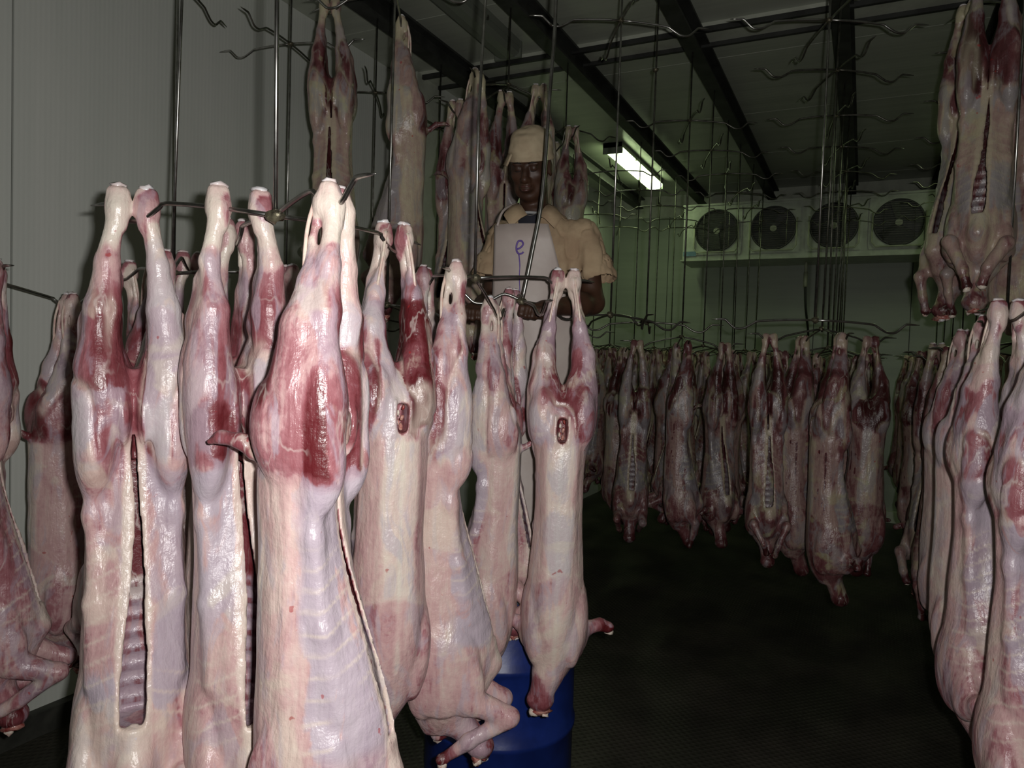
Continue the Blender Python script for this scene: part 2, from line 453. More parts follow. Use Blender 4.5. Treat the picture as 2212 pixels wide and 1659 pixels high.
# ------------------------------------------------------------------ the carcass
def carcass_mesh(name, res=.006, seed=0, hock=.022, gap=.0, spread=1.0, width=1.0, depth=1.0, slit=1.0, slit_x=0.0,
                 vent=False, fore='fold', neck=(0, -.05, -1.25), hd=(0, 0), tone0=0.0, tail=False, red=1.0, belly=1.0,
                 legdrop=(0, 0), loin=1.0, openw=1.0, lilk=1.0, mat='flesh'):
    rs = random.Random(seed)
    S = SDF((-.24, -.27, -1.38), (.24, .26, .09), res)
    # torso, belly towards -y
    W, D = width, depth
    B = belly*D
    rows = [(-.285, 0, .02, .022*W, .02, .03), (-.33, 0, .032, .075*W, .045, .062), (-.38, 0, .046, .094*W, .060, .072),
            (-.45, 0, .056, .092*W*loin, .066*B, .064), (-.53, 0, .062, .086*W*loin, .076*B, .058),
            (-.62, 0, .062, .083*W*loin, .092*B, .056), (-.72, 0, .062, .087*W, .118*B, .056),
            (-.82, 0, .062, .093*W, .146*B, .057), (-.92, 0, .060, .097*W, .166*B, .060), (-1.0, 0, .056, .097*W, .163*D, .062),
            (-1.07, 0, .045, .088*W, .130*D, .058), (-1.13, 0, .03, .066*W, .085*D, .050), (-1.18, 0, .02, .03*W, .04, .03)]
    S.loft(rows, k=.01, pw=2.3, taper=.26)
    nx, ny, nz = neck
    S.chain([(0, .04, -1.05), (nx*.5, ny*.5+.02, -1.14), (nx, ny, nz)], [.054, .042, .034], k=.016)
    S.ell((nx, ny, nz), (.040, .036, .026), k=.012)
    # loin muscles each side of the spine, breast ridge
    for sx in (-1, 1):
        S.chain([(sx*.028, .088, -.42), (sx*.024, .090, -.65), (sx*.026, .088, -.95)], [.028, .021, .024], k=.012)
        hx = sx*(hock+gap)+hd[0]; hy = hd[1]
        dz = legdrop[0 if sx < 0 else 1]
        kx = sx*.056*spread
        S.ell((kx*.98, .058, -.375), (.048*W, .060, .100), k=.012)
        S.ell((kx*1.0, .000, -.330), (.046*W, .050, .120), k=.010)
        S.ell((kx*.50, .055, -.335), (.028, .042, .085), k=.008)
        S.ell((kx*.55, -.005, -.350), (.028, .036, .075), k=.008)
        S.ell((sx*.062*W, -.008, -.43), (.034, .045, .09), k=.014)
        S.ell((kx*1.42, .030, -.355), (.024, .034, .105), k=.006)
        S.ell((kx*.92, .092, -.365), (.030, .024, .075), k=.006)
        S.ell((kx*.30, -.012, -.375), (.013, .034, .060), k=.004)
        S.chain([(kx*.72, .075, -.34), (kx*.80, .055, -.25), (kx*.8, .035, -.19)], [.024, .020, .012], k=.006)
        S.chain([(kx*1.25, .035, -.30), (kx*1.2, .028, -.22), (kx*1.02, .02, -.15)], [.026, .020, .012], k=.006)
        S.chain([(kx*1.0, .045, -.30), (kx*1.0, .032, -.20), (hx*.9+sx*.022, .022, -.12), (hx+sx*.012, .020, -.07)], [.044, .033, .020, .010], k=.014)
        S.chain([(kx*1.02, .0, -.27), (kx*.92, -.004, -.175), (hx+sx*.018, -.006, -.09), (hx+sx*.004, -.008, -.01)],
                [.037, .029, .018, .0145], k=.012)
        # hock: bone head above the hook, tendon behind leaves a gap for the hook
        S.chain([(hx+sx*.003, -.006, -.02), (hx, -.003, .010+dz), (hx, .0, .022+dz)], [.0145, .019, .019], k=.010, sy=.85)
        S.box((hx, .001, .024+dz), (.0195, .0165, .030), .012, .010)
        S.ell((hx+sx*.004, .014, .014+dz), (.016, .016, .022), k=.008)
        S.ell((hx-sx*.006, -.010, -.012), (.011, .013, .020), k=.006)
        S.chain([(hx, .018, .02+dz), (hx+sx*.009, .026, -.05), (hx+sx*.020, .026, -.115)], [.009, .0068, .011], k=.006)
        # soft flank edge and shoulder
        S.chain([(sx*.072*W, .0, -.40), (sx*.068*W*loin, .0*B, -.56), (sx*.068*W, -.020*B, -.72), (sx*.066*W, -.045*B, -.86)], [.014, .009, .007, .005], k=.03)
        S.ell((sx*.078*W, .010, -.985), (.034, .085*D, .125), k=.012)
        S.ell((sx*.080*W, -.045*D, -1.03), (.030, .050, .075), k=.010)
        S.ell((sx*.060*W, .055, -1.03), (.032, .045, .09), k=.010)
    S.chain([(0, -.090*D, -.92), (0, -.105*D, -1.0), (0, -.07*D, -1.08)], [.018, .026, .026], k=.02)
    # forelegs
    stumps = []
    for sx in (-1, 1):
        if fore == 'fold': pts = [(sx*.076*W, -.05*D, -1.05), (sx*.082*W, -.118*D, -1.035), (sx*.038, -.145*D, -1.13), (sx*.022, -.14*D, -1.19)]
        elif fore == 'out': pts = [(sx*.075*W, -.02, -1.05), (sx*.105*W, -.06, -1.03), (sx*.145, -.08, -1.03), (sx*.170, -.08, -1.045)]
        elif fore == 'down': pts = [(sx*.07*W, -.04*D, -1.05), (sx*.075*W, -.10*D, -1.10), (sx*.065, -.08*D, -1.19), (sx*.06, -.06*D, -1.25)]
        elif fore == 'back': pts = [(sx*.07*W, -.06*D, -1.07), (sx*.076*W, -.155*D, -1.12), (sx*.068, -.06*D, -1.18), (sx*.06, .01*D, -1.22)]
        else: continue
        pts = [(p[0], p[1]+rs.uniform(-.01, .01), p[2]+rs.uniform(-.015, .01)) for p in pts]
        S.chain(pts, [.038, .024, .0165, .0165], k=.014)
        S.ell(pts[-1], (.020, .020, .016), k=.006)
        stumps.append(pts[-1])
    stumps.append(neck)
    cav = None
    if slit:
        C = SDF(S.lo, S.lo+(S.n-1)*res, res); C.n = S.n.copy(); C.ax = S.ax; C.F = np.full(S.n, .2, np.float32)
        C.loft([(z, cx, cy-.004, a, bf, bb) for z, cx, cy, a, bf, bb in rows[3:10]], pw=2.2, shrink=.017, k=.01, taper=.26)
        zc = [-1.0, -.90, -.80, -.68, -.56, -.44, -.37]
        wd = [.001, .012, .0145, .009, .0042, .0022, .001]
        q = C.blk((-9, -9, -.93), (9, .045, -.385)); sl, X, Y, Z = q
        wz = np.interp(Z.ravel(), zc, wd)[None, None, :]*slit*openw
        xc_ = slit_x + .006*np.sin(Z*9+seed)
        Dd = np.maximum(np.abs(X-xc_)-wz-np.maximum(-Y-.05, 0)*.18*slit, np.maximum(-.93-Z, Z+.385))
        C.comb(sl, Dd.astype(np.float32), .006, 'u')
        S.F = np.maximum(S.F, -C.F); cav = C
        S.ell((slit_x, -.098*D, -.955), (.017, .012, .030), k=.004)
    if vent:
        S.box((0, .115, -.415), (.0115, .050, .031), .003, .003, 'd')
        for sx in (-1, 1): S.seg((sx*.017, .118, -.375), (sx*.016, .117, -.45), .009, .007, k=.008)
    # valley between the buttocks
    S.seg((0, .125, -.28), (0, .135, -.46), .018, .006, .02, 'd')
    if tail:
        S.chain([(0, .105, -.448), (0, .138, -.430), (0, .165, -.408), (0, .205, -.402), (0, .228, -.412)], [.016, .011, .012, .012, .008], k=.010)
    V, Q = S.mesh()
    V = lap(V, Q, 1, .35)
    N = vnormals(V, Q)
    x, y, z = V.T
    g = lambda sc, s_: vnoise(x, y, z*.6, sc, s_+seed)
    ang = np.arctan2(np.abs(x), -(y-.06))           # 0 belly .. pi back
    ribz = ((z < -.56) & (z > -.99)).astype(float)
    ribw = np.clip((-.56-z)/.06, 0, 1)*np.clip((z+.99)/.06, 0, 1)
    ph = (z+.55*np.abs(x))/.036
    rib = np.sin(2*np.pi*ph)
    front = np.clip(1.3-ang/1.25, 0, 1)
    sidew = np.clip(1-np.abs(ang-1.3)/1.2, 0, 1)
    inner = np.zeros(len(V)); deep = inner
    if cav is not None:
        ijk = np.clip(np.round((V-cav.lo)/res).astype(int), 0, np.array(cav.F.shape)-1)
        cv = cav.F[ijk[:, 0], ijk[:, 1], ijk[:, 2]]
        rad = np.abs(x) < .09
        inner = ((cv < res*1.3) & rad).astype(float)
        # is the spot well below the outer skin?
        outd = np.zeros(len(V))
        rz = sorted(rows); zs = [r_[0] for r_ in rz]
        a_ = _smooth_interp(z, zs, [r_[3] for r_ in rz]); bf_ = _smooth_interp(z, zs, [r_[4] for r_ in rz]); bb_ = _smooth_interp(z, zs, [r_[5] for r_ in rz])
        cy_ = _smooth_interp(z, zs, [r_[2] for r_ in rz]); b_ = np.where(y < cy_, bf_, bb_)
        rr = (np.abs(x/a_)**2.35+np.abs((y-cy_)/b_)**2.35)**(1/2.35)
        inner = inner*(rr < .93); deep = inner*(rr < .80)
    wz_ = z+.045*(g(9, 21)-.5)+.02*(g(24, 22)-.5); wa = ang+.55*(g(9, 23)-.5)+.25*(g(22, 24)-.5)
    sat = lambda v, lo, hi: np.clip((v-lo)/(hi-lo), 0, 1)
    thigh = sat(wz_, -.47, -.44)*sat(-wz_, .06, .12)
    nl = vnoise(x+.03*g(12, 31), y, z*.34, 15, 30+seed); nm = vnoise(x, y, z*.3, 21, 33+seed)
    seam = np.exp(-((nl-.5)/.035)**2)*thigh
    amp = .0026*(g(22, 1)-.5)*2+.0036*(g(10, 2)-.5)*2-.0045*seam+.004*(nl-.5)*thigh
    amp = amp*np.clip((.02-z)/.12, .2, 1)
    ribd = .0004*rib*ribw*front*(1-inner)+deep*(z < -.72)*.0020*np.sin(2*np.pi*(z-.12*y)/.034)
    V2 = V+N*(amp+ribd)[:, None]
    # ---- colour masks: tone 0 fat .. 1 deep red, lil = bluish membrane, line = pale seams, noisy = mottling strength
    L1 = lambda base, v, m_: base*(1-m_)+v*m_
    tone = np.full(len(V), .30); lil = np.full(len(V), .05); noisy = np.full(len(V), .45); line = np.zeros(len(V))
    body = sat(-wz_, .44, .47)
    bk = body*sat(wa, 2.30, 2.45); tone = L1(tone, .10, bk); lil = L1(lil, .40, bk)
    fr = body*(1-sat(wa, .95, 1.10)); tone = L1(tone, .38+.12*sat(g(5, 17), .45, .6), fr); lil = L1(lil, .25+.65*sat(g(7, 40), .38, .55), fr)
    line += fr*ribw*np.clip((rib-.80)/.20, 0, 1)*sat(g(11, 7), .30, .42)*.85
    shd = sat(-(wz_+.05*np.cos(ang)), .865, .885); tone = L1(tone, .40, shd*.9); lil = L1(lil, .25, shd); noisy = L1(noisy, .95, shd)
    line += .5*np.exp(-((-(wz_+.05*np.cos(ang))-.872)/.004)**2)*(ang > 1)
    # the hind quarter
    outer = sat(np.abs(x), .055*W, .075*W)
    mus = sat(nl, .45, .51)
    tq = .20+.42*mus*red*(1-.45*outer)+.25*sat(nm, .55, .62)*red
    tone = L1(tone, tq, thigh); lil = L1(lil, .62-.3*mus, thigh); noisy = L1(noisy, .55, thigh)
    strip = thigh*(1-sat(np.abs(x)+.006*(g(30, 25)-.5), .014, .020))*sat(-z, .24, .29)*(N[:, 1] < .5)
    tone = L1(tone, .74, strip*min(1, red)); lil = L1(lil, 0, strip)
    hamb = bumpf(z, -.27, .09)*sat(N[:, 1], -.2, .3)*(1-sat(np.abs(x), .055, .066))*sat(nl+nm, .80, .9)
    tone = L1(tone, .74, hamb*min(1, red*.9)); lil = L1(lil, 0, hamb)
    line += .75*seam*sat(nm, .35, .5)
    leg = sat(z, -.17, -.12); tone = L1(tone, .22+.3*sat(nl, .5, .56), leg); lil = L1(lil, .45, leg)
    hk = sat(z, -.085, -.05); tone = L1(tone, .10+.40*sat(g(32, 12), .60, .66)+.16*sat(z, .02, .05), hk); lil = L1(lil, .0, hk); noisy = L1(noisy, .6, hk)
    tone += tone0+.10*(g(6, 3)-.5)
    tone -= .16*np.clip(1-np.abs(x)/.010, 0, 1)*(N[:, 1] > .5)*(z < -.46)
    if slit:
        e = np.abs(x-slit_x)-.014*slit*openw*np.interp(z, [-.95, -.8, -.6, -.42], [.9, 1, .5, .2])
        lip = (1-sat(e+.008*(g(26, 26)-.5), .012, .018))*sat(-z, .40, .43)*sat(z, -1.0, -.97)*(y < .04)*(N[:, 1] < .3)
        tone = L1(tone, .20, lip); lil = L1(lil, 0, lip); line = L1(line, .45, lip)
    for st in stumps:
        d_ = np.sqrt((x-st[0])**2+(y-st[1])**2+(z-st[2])**2)
        tone += .55*np.clip(1.5-d_/.034, 0, 1)*(g(30, 8) > .32)
        tone += .20*np.clip(1-d_/.10, 0, 1)
    if vent:
        dv = np.sqrt((x/.014)**2+((z+.415)/.034)**2); tone = np.where((dv < 1.15) & (y > .05), .80+.5*(g(60, 15)-.5), tone); lil = np.where((dv < 1.3) & (y > .05), 0, lil); line += .5*bumpf(dv, 1.45, .3)*(y > .09)
    rin = np.sin(2*np.pi*(z-.12*y)/.034); lowc = sat(-z, .70, .73)
    tone = np.where(inner > 0, .95-lowc*(.42-.25*sat(rin, -.1, .4)), tone)
    line = np.where(inner > 0, 0, np.clip(line, 0, 1))
    lil = np.where(inner > 0, .55*lowc, lil); noisy = np.where(inner > 0, .35, noisy)
    noisy = noisy*(1+.5*(1-lilk)); T = np.stack([np.clip(tone, 0, 1), np.clip(lil*lilk-.35*(1-lilk), 0, 1), np.clip(line, 0, 1), noisy], 1)
    me = fast_mesh(name, V2, Q, M[mat], T)
    info = dict(hx=hock+gap, hd=hd, drop=legdrop, stumps=stumps, slit=slit, slit_x=slit_x, D=D, vent=vent)
    return me, info

def lump(name, c, r, mat, parent, seed=1, n=2, rough=.25):
    import bmesh
    bm = bmesh.new(); bmesh.ops.create_icosphere(bm, subdivisions=n, radius=1)
    V = np.array([v.co[:] for v in bm.verts]); Fc = [[v.index for v in f.verts] for f in bm.faces]; bm.free()
    nn = 1+rough*2*(vnoise(V[:, 0], V[:, 1], V[:, 2], 2.3, seed)-.5)
    V = V*nn[:, None]*np.array(r)+np.array(c)
    return mesh_obj(name, V, Fc, mat, parent)

def dress(o, inf, seed=0):
    """separate small parts of a carcass"""
    for i, sx in enumerate((-1, 1)):
        hx = sx*inf['hx']+inf['hd'][0]; dz = inf['drop'][i]
        lump('shank_bone', (hx, .001, .053+dz), (.015, .013, .007), M['gristle'], o, seed+i, 2, .45)
        mb = MB(); mb.tube(spline([(hx+sx*.001, .024, .028+dz), (hx+sx*.008, .035, -.02), (hx+sx*.016, .037, -.07), (hx+sx*.024, .034, -.125)], 4), [.005, .0045, .004, .004, .0038, .0038, .0036, .0036, .0036, .0036, .004, .005, .005], 7)
        mb.build('tendon', M['tendon'], o, True)
    for j, st in enumerate(inf['stumps']):
        sgn = -1 if st[0] < 0 else 1
        if j < len(inf['stumps'])-1:
            lump('foreleg_bone', (st[0]*1.03, st[1]*1.02, st[2]-.012), (.013, .013, .011), M['bone'], o, seed+5+j, 2, .5)
        else:
            lump('neck_bone', (st[0], st[1], st[2]-.026), (.031, .028, .018), M['raw'], o, seed+9, 2, .7)
            lump('neck_bone', (st[0]+.010, st[1]-.012, st[2]-.043), (.011, .010, .008), M['gristle'], o, seed+3, 2, .5)
            lump('neck_bone', (st[0]-.017, st[1]+.006, st[2]-.038), (.010, .012, .011), M['bone'], o, seed+4, 2, .7)
            lump('neck_bone', (st[0]+.020, st[1]+.012, st[2]-.030), (.012, .010, .014), M['bone'], o, seed+6, 2, .7)
    if inf['vent']:
        for q, (x_, z_) in enumerate(((-.006, -.392), (.005, -.402), (-.004, -.415), (.006, -.428), (-.003, -.438))):
            lump('vent_tissue', (x_, .098-.002*q, z_), (.005, .006, .009), M['raw'] if q % 2 == 0 else M['bone'], o, seed+q, 1, .7)
    if inf['slit']:
        lump('breast_cartilage', (inf['slit_x'], -.110*inf['D'], -.955), (.013, .010, .024), M['gristle'], o, seed, 2, .2)
    return o

def ray_yaw(p):
    return math.atan2(-(p.x-CAM.x), p.y-CAM.y)

def hang(me, inf, px, py, z, phi, label, group='skinned carcasses on the front racks', scale=1.0, parts=True, tilt=(0, 0), sz=None):
    p = P(px, py, z)
    o = bpy.data.objects.new('carcass', me); COL.objects.link(o)
    o.location = p; o.rotation_euler = (R(tilt[0]), R(tilt[1]), ray_yaw(p)+R(phi)); o.scale = (scale, scale, scale*(sz or 1))
    tag(o, label, 'carcass', group)
    if parts: dress(o, inf, int(px))
    return o

# ------------------------------------------------------------------ the room
XL, XR, YB, YF, HC = -3.08, 3.2, 8.76, -2.2, 3.65
def Py(px, py, Y):
    d = fwd + rt*((px-1106)/F) - up*((py-829.5)/F)
    return CAM + d*((Y-CAM.y)/d.y)

def slab(name, a, b, mat, kind='structure', parent=None):
    o = MB().box(a, b).build(name, mat, parent)
    if kind and not parent: o['kind'] = kind
    return o
slab('floor', (XL-.3, YF-.3, -.2), (XR+.3, YB+.3, 0), M['floor'])
ceil = slab('ceiling', (XL-.3, YF-.3, HC+.012), (XR+.3, YB+.3, HC+.2), M['beam'])
wl = slab('wall_left', (XL-.25, YF-.2, 0), (XL-.012, YB+.2, HC+.012), M['beam'])
wb = slab('wall_back', (XL, YB+.012, 0), (XR, YB+.2, HC+.012), M['beam'])
wr = slab('wall_right', (XR+.012, YF-.2, 0), (XR+.25, YB+.2, HC+.012), M['beam'])
wf = slab('wall_front', (XL, YF-.2, 0), (XR, YF-.012, HC+.012), M['beam'])
g = .004
def panels(edges, mk, mat, parent, name='wall_panel'):
    for a, b in zip(edges[:-1], edges[1:]):
        mb = MB(); lo, hi = mk(a+g, b-g); mb.box(lo, hi); o = mb.build(name, mat, parent)
panels([-2.2, -.94, .38, 1.71, 3.08, 4.30], lambda a, b: ((XL-.012, a, 0), (XL, b, HC)), M['wall'], wl)
panels([4.30, 5.40, 6.55, 7.70, YB], lambda a, b: ((XL-.012, a, 0), (XL+.16, b, HC)), M['wall'], wl)
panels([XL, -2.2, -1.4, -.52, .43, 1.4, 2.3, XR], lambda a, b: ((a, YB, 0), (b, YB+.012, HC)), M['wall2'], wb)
panels([-2.2, -.94, .38, 1.71, 3.08, 4.3, 5.4, 6.55, 7.7, YB], lambda a, b: ((XR, a, 0), (XR+.012, b, HC)), M['wall'], wr)
panels([XL, -1.9, -.7, .5, 1.7, XR], lambda a, b: ((a, YF-.012, 0), (b, YF, HC)), M['wall'], wf)
panels([-2.2, -.9, .25, 1.4, 2.55, 3.65, 4.85, 6.0, 7.15, 8.2, YB], lambda a, b: ((XL, a, HC), (XR, b, HC+.012)), M['ceil'], ceil, 'ceiling_panel')
slab('baseboard_left', (XL, YF, 0), (XL+.05, 4.30, .10), M['kerb'])
slab('baseboard_back', (XL+.16, YB-.05, 0), (XR, YB, .12), M['coving'])
mb = MB(); mb.add([(XL, YB-.16, HC), (XR, YB-.16, HC), (XR, YB, HC-.22), (XL, YB, HC-.22), (XL, YB, HC), (XR, YB, HC)],
                  [(0, 3, 2, 1), (0, 1, 5, 4), (2, 3, 4, 5), (0, 4, 3), (1, 2, 5)])
tag(mb.build('trim_1', M['coving']), kind='structure')
# shallow cross band under the ceiling and the pillar by the left wall
slab('trim_2', (XL+.12, 4.32, HC-.035), (XR, 4.52, HC), M['coving'])
slab('trim_3', (XL, 4.26, 0), (XL+.19, 4.56, HC-.02), M['coving'])
for yy in (4.315, 4.525):
    tag(MB().box((XL+.2, yy-.012, HC-.06), (XR, yy+.012, HC-.03)).build('cross_channel', M['beam']),
        'dark steel channel running across ceiling, ' + ('nearer edge of pale band' if yy < 4.4 else 'farther edge of pale band'), 'channel')

# ------------------------------------------------------------------ ceiling rails
COLS = [-2.52, -1.76, -.99, -.19, .61, 1.42, 2.23]
HB = 3.50
rail_lab = ['along the left wall', 'first from the left wall post', 'over the worker', 'above the middle of room', 'right of the middle, behind the high carcasses', 'second from right wall', 'by right wall']
for X, lb in zip(COLS, rail_lab):
    o = empty('ceiling_rail', (X, -2, HB)); tag(o, 'dark painted steel rail under the ceiling ' + lb, 'rail', 'overhead rails')
    MB().box((-.045, 0, .0), (.045, 10.55, .014)).build('bottom_flange', M['beam'], o)
    MB().box((-.008, 0, .014), (.008, 10.55, .105)).build('web', M['beam'], o)
    MB().box((-.06, 0, .105), (.06, 10.55, .12)).build('top_flange', M['beam'], o)
    for y in np.arange(.4, 10.4, 1.15): MB().box((-.02, float(y), .12), (.02, float(y)+.05, .149)).build('bracket', M['beam'], o)

# ------------------------------------------------------------------ hook racks
def arm_mesh(hub, T, r=.0048, name='hook_arm', mat=None, parent=None, tip=.10, k=1.0):
    hub = Vector(hub); T = Vector(T); d = Vector((T.x-hub.x, T.y-hub.y, 0)); L = max(d.length, .02); d.normalize(); zz = Vector((0, 0, 1))
    pts = [hub, hub.lerp(T-d*.085+zz*.034*k, .5)+zz*.003, T-d*.085+zz*.034*k, T-d*.065+zz*.027*k, T-d*.024+zz*.003, T+d*.008, T+d*.026+zz*.008*k, T+d*.054+zz*.034*k, T+d*.068+zz*.038*k, T+d*(tip+.015)+zz*.036*k]
    pts = spline(pts, 2); n = len(pts)
    rs = [r]*(n-2)+[r*.8, r*.25]
    return MB().tube(pts, rs, 8).build(name, mat or M['steel'], parent, True)

def rack(hub, label, low=(), high=None, hightargets=None, rodr=.0045, top=None, group='hook racks on the rails', far=False, rodpts=None, mat=None):
    """hub: world point of lower tier; low: world targets; high: height/None"""
    hub = Vector(hub); o = empty('hook_rack', hub); tag(o, label, 'hook rack', group)
    mat = mat or M['steel']; n = 6 if far else 10
    top = Vector(top) if top else Vector((hub.x, hub.y, HB))
    rp = rodpts or [hub-Vector((0, 0, .015)), top]
    MB().tube([p-hub for p in rp], rodr, n).build('rod', mat, o, True)
    c = lump('hub', (0, 0, 0), (.017, .017, .013), M['weld'], o, int(hub.x*100+hub.y*31), 2 if not far else 1, .5)
    for T in low: arm_mesh((0, 0, 0), Vector(T)-hub, mat=mat, parent=o)
    if high:
        t = (high-hub.z)/(top.z-hub.z); hh = hub.lerp(top, t)-hub
        lump('hub', hh, (.015, .015, .012), M['weld'], o, int(hub.y*57), 1, .5)
        for T in hightargets: arm_mesh(hh, Vector(T)-hub, mat=mat, parent=o)
    return o

def ring(c, a0, r=.27, dz=-.045, n=4, arms=None):
    return [Vector((c[0]+r*math.cos(a0+k*math.pi/2), c[1]+r*math.sin(a0+k*math.pi/2), c[2]+dz)) for k in (arms or range(n))]

# ------------------------------------------------------------------ carcasses: front heroes
LO = .0052
me, inf = carcass_mesh('carcass_body', LO, 1, hock=.024, width=1.04, slit=1.0, tail=False, openw=1.1, tone0=-.03)
TA = P(290, 467, 1.48)
hang(me, inf, 287, 467, 1.48, -2, 'large pale skinned carcass, belly slit to camera, leftmost on the front hook rack', tilt=(0, -1.0), scale=1.1)
me, inf = carcass_mesh('carcass_body', LO, 2, hock=.038, width=.92, slit=1.0, slit_x=.005, tone0=.02)
hang(me, inf, 518, 468, 1.44, 12, 'pale carcass with legs hung apart, open belly slit, second from left on front rack', tilt=(0, -1.2), scale=1.07)
me, inf = carcass_mesh('carcass_body', LO, 3, hock=.026, width=1.0, depth=1.14, slit=.8, tail=True, fore='back', tone0=.05, red=1.45)
hang(me, inf, 724, 466, 1.27, 70, 'biggest carcass seen side on, tail sticking left and pink flank, front rack', tilt=(0, 0))
me, inf = carcass_mesh('carcass_body', LO, 4, hock=.026, width=.98, slit=.7, vent=True, red=1.9, depth=1.05, tone0=.07)
hang(me, inf, 850, 530, 1.76, 196, 'carcass hung back to camera with dark red thighs and open vent, behind the biggest one')
me, inf = carcass_mesh('carcass_body', LO, 5, hock=.022, width=.95, depth=1.12, slit=.8, fore='back', neck=(0, -.10, -1.22), tone0=.03)
hang(me, inf, 985, 612, 1.93, 92, 'pink carcass side on with pointed elbow over the blue drum', scale=1.04)
me, inf = carcass_mesh('carcass_body', .006, 6, hock=.022, width=.86, slit=.6, tail=True, fore='out')
hang(me, inf, 1058, 678, 2.36, -100, 'thin carcass side on with short tail to right, in front of white apron')
HT = P(1222, 622, 2.28)
me, inf = carcass_mesh('carcass_body', .0056, 7, hock=.024, width=.86, slit=.6, vent=True, fore='out', neck=(.035, .055, -1.22), depth=.9, red=.9, tone0=.03)
hang(me, inf, 1222, 622, 2.26, 182, 'slim carcass hung back to camera, rightmost on the near racks, neck over drum', scale=1.06)
me8, inf8 = carcass_mesh('carcass_body', .0065, 8, hock=.024, width=.95, slit=.8, fore='back', depth=1.05)
hang(me8, inf8, 1107, 655, 2.48, 60, 'narrow carcass half hidden behind thin one in front of apron', scale=.9)
hang(me8, inf8, 508, 522, 1.76, 30, 'shadowed carcass behind the pale one with parted legs')
hang(me8, inf8, 918, 612, 2.42, 75, 'shadowed carcass hanging between back-turned one and pink one', tilt=(0, 2))
G2 = 'skinned carcasses in the shadow behind the front rack'
hang(me8, inf8, 262, 600, 2.22, 200, 'dim carcass showing through the parted legs of leftmost pale carcass', G2)
hang(me8, inf8, 350, 585, 1.98, 110, 'dim carcass with hock just right of leftmost pale carcass', G2)
hang(me8, inf8, 412, 582, 2.28, 20, 'dim carcass with hock left of second pale carcass', G2)
hang(me8, inf8, 622, 612, 2.2, 300, 'dim carcass whose hock shows left of the biggest carcass legs', G2)
me, inf = carcass_mesh('carcass_body', .006, 9, hock=.022, width=1.0, depth=1.05, slit=1.0, fore='back', tail=True, red=1.2, tone0=.12)
hang(me, inf, -12, 600, 2.0, 80, 'carcass cut by left edge of picture with bluish ribs and open flank', G2)
hang(me, inf, 152, 668, 2.5, 110, 'dark carcass in shadow against the left wall', G2)

# racks that carry them
hub1 = P(595, 466, 1.38)
rack(hub1, 'nearest rack of bent steel hooks, carrying the big pale carcasses',
     [P(290, 478, 1.48), P(725, 442, 1.24), P(856, 545, 1.77), P(512, 528, 1.74)], top=P(598, -600, 1.38), rodpts=[P(595, 466, 1.38), P(598, 0, 1.38), Vector((-1.0, P(598, 0, 1.38).y, HB))])
hub2 = P(1026, 601, 2.09)
rack(hub2, 'second rack of steel hooks, just left of the man', [P(1222, 628, 2.27), P(918, 622, 2.42), P(985, 618, 1.94), P(1078, 690, 2.36)],
     rodpts=[hub2, P(1034, 250, 2.09), Vector((-1.0, P(1034, 250, 2.09).y, HB))])
hub3 = P(1128, 651, 2.38)
rack(hub3, 'hook rack on a bowed rod gripped by the man', [P(1035, 655, 2.36), P(1107, 662, 2.5), P(1225, 690, 2.52), P(1168, 680, 2.18)], rodr=.0062,
     rodpts=spline([hub3, P(1150, 545, 2.37), P(1172, 420, 2.36), P(1188, 200, 2.35), P(1201, 0, 2.34), Vector((-.95, 2.15, HB))], 5))
hub4 = P(371, 590, 2.12)
rack(hub4, 'hook rack in the shade behind the front rack, near left wall', [P(262, 605, 2.2), P(352, 590, 1.98), P(412, 588, 2.28), P(620, 616, 2.2)],
     rodpts=[hub4, P(393, 0, 2.12), Vector((P(400, -100, 2.12).x, P(400, -100, 2.12).y, HB))])
hub5 = P(-150, 570, 2.25)
rack(hub5, 'hook rack off to the left, one long arm reaching along left wall', [P(-12, 605, 2.02), P(152, 665, 2.7)])

# ------------------------------------------------------------------ high tier near and behind the man
G3 = 'skinned carcasses on the upper hooks'
me, inf = carcass_mesh('carcass_body', .0075, 10, hock=.024, lilk=.9, mat='dry_dimmed', width=.98, slit=1.0, red=1.2, tone0=-.06, fore='fold')
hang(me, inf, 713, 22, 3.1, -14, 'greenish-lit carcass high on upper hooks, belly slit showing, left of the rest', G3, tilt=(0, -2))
me11, inf11 = carcass_mesh('carcass_body', .0075, 11, hock=.022, lilk=.9, mat='dry_dimmed', width=.95, depth=1.1, slit=.8, tail=True, fore='down', tone0=-.06)
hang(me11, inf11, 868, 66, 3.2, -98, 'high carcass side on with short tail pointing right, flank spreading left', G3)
me12, inf12 = carcass_mesh('carcass_body', .0075, 12, hock=.022, lilk=.9, mat='dry_dimmed', width=.95, slit=1.0, red=1.2, tone0=-.06, fore='fold')
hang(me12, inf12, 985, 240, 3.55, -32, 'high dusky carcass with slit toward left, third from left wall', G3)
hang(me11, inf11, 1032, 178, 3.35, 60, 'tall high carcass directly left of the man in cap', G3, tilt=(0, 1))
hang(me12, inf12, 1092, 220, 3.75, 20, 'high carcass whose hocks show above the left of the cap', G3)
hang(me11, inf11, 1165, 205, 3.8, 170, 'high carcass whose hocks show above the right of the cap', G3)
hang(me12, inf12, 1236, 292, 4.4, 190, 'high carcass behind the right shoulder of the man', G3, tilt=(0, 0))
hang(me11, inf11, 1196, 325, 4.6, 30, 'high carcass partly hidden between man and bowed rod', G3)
me13, inf13 = carcass_mesh('carcass_body', .0065, 13, hock=.030, lilk=.9, mat='dry_dimmed', width=1.08, slit=1.0, red=1.5, tone0=-.06, fore='fold')
hang(me13, inf13, 2148, -70, 2.68, -3, 'large high carcass at right edge, belly slit and folded bluish forelegs', G3)
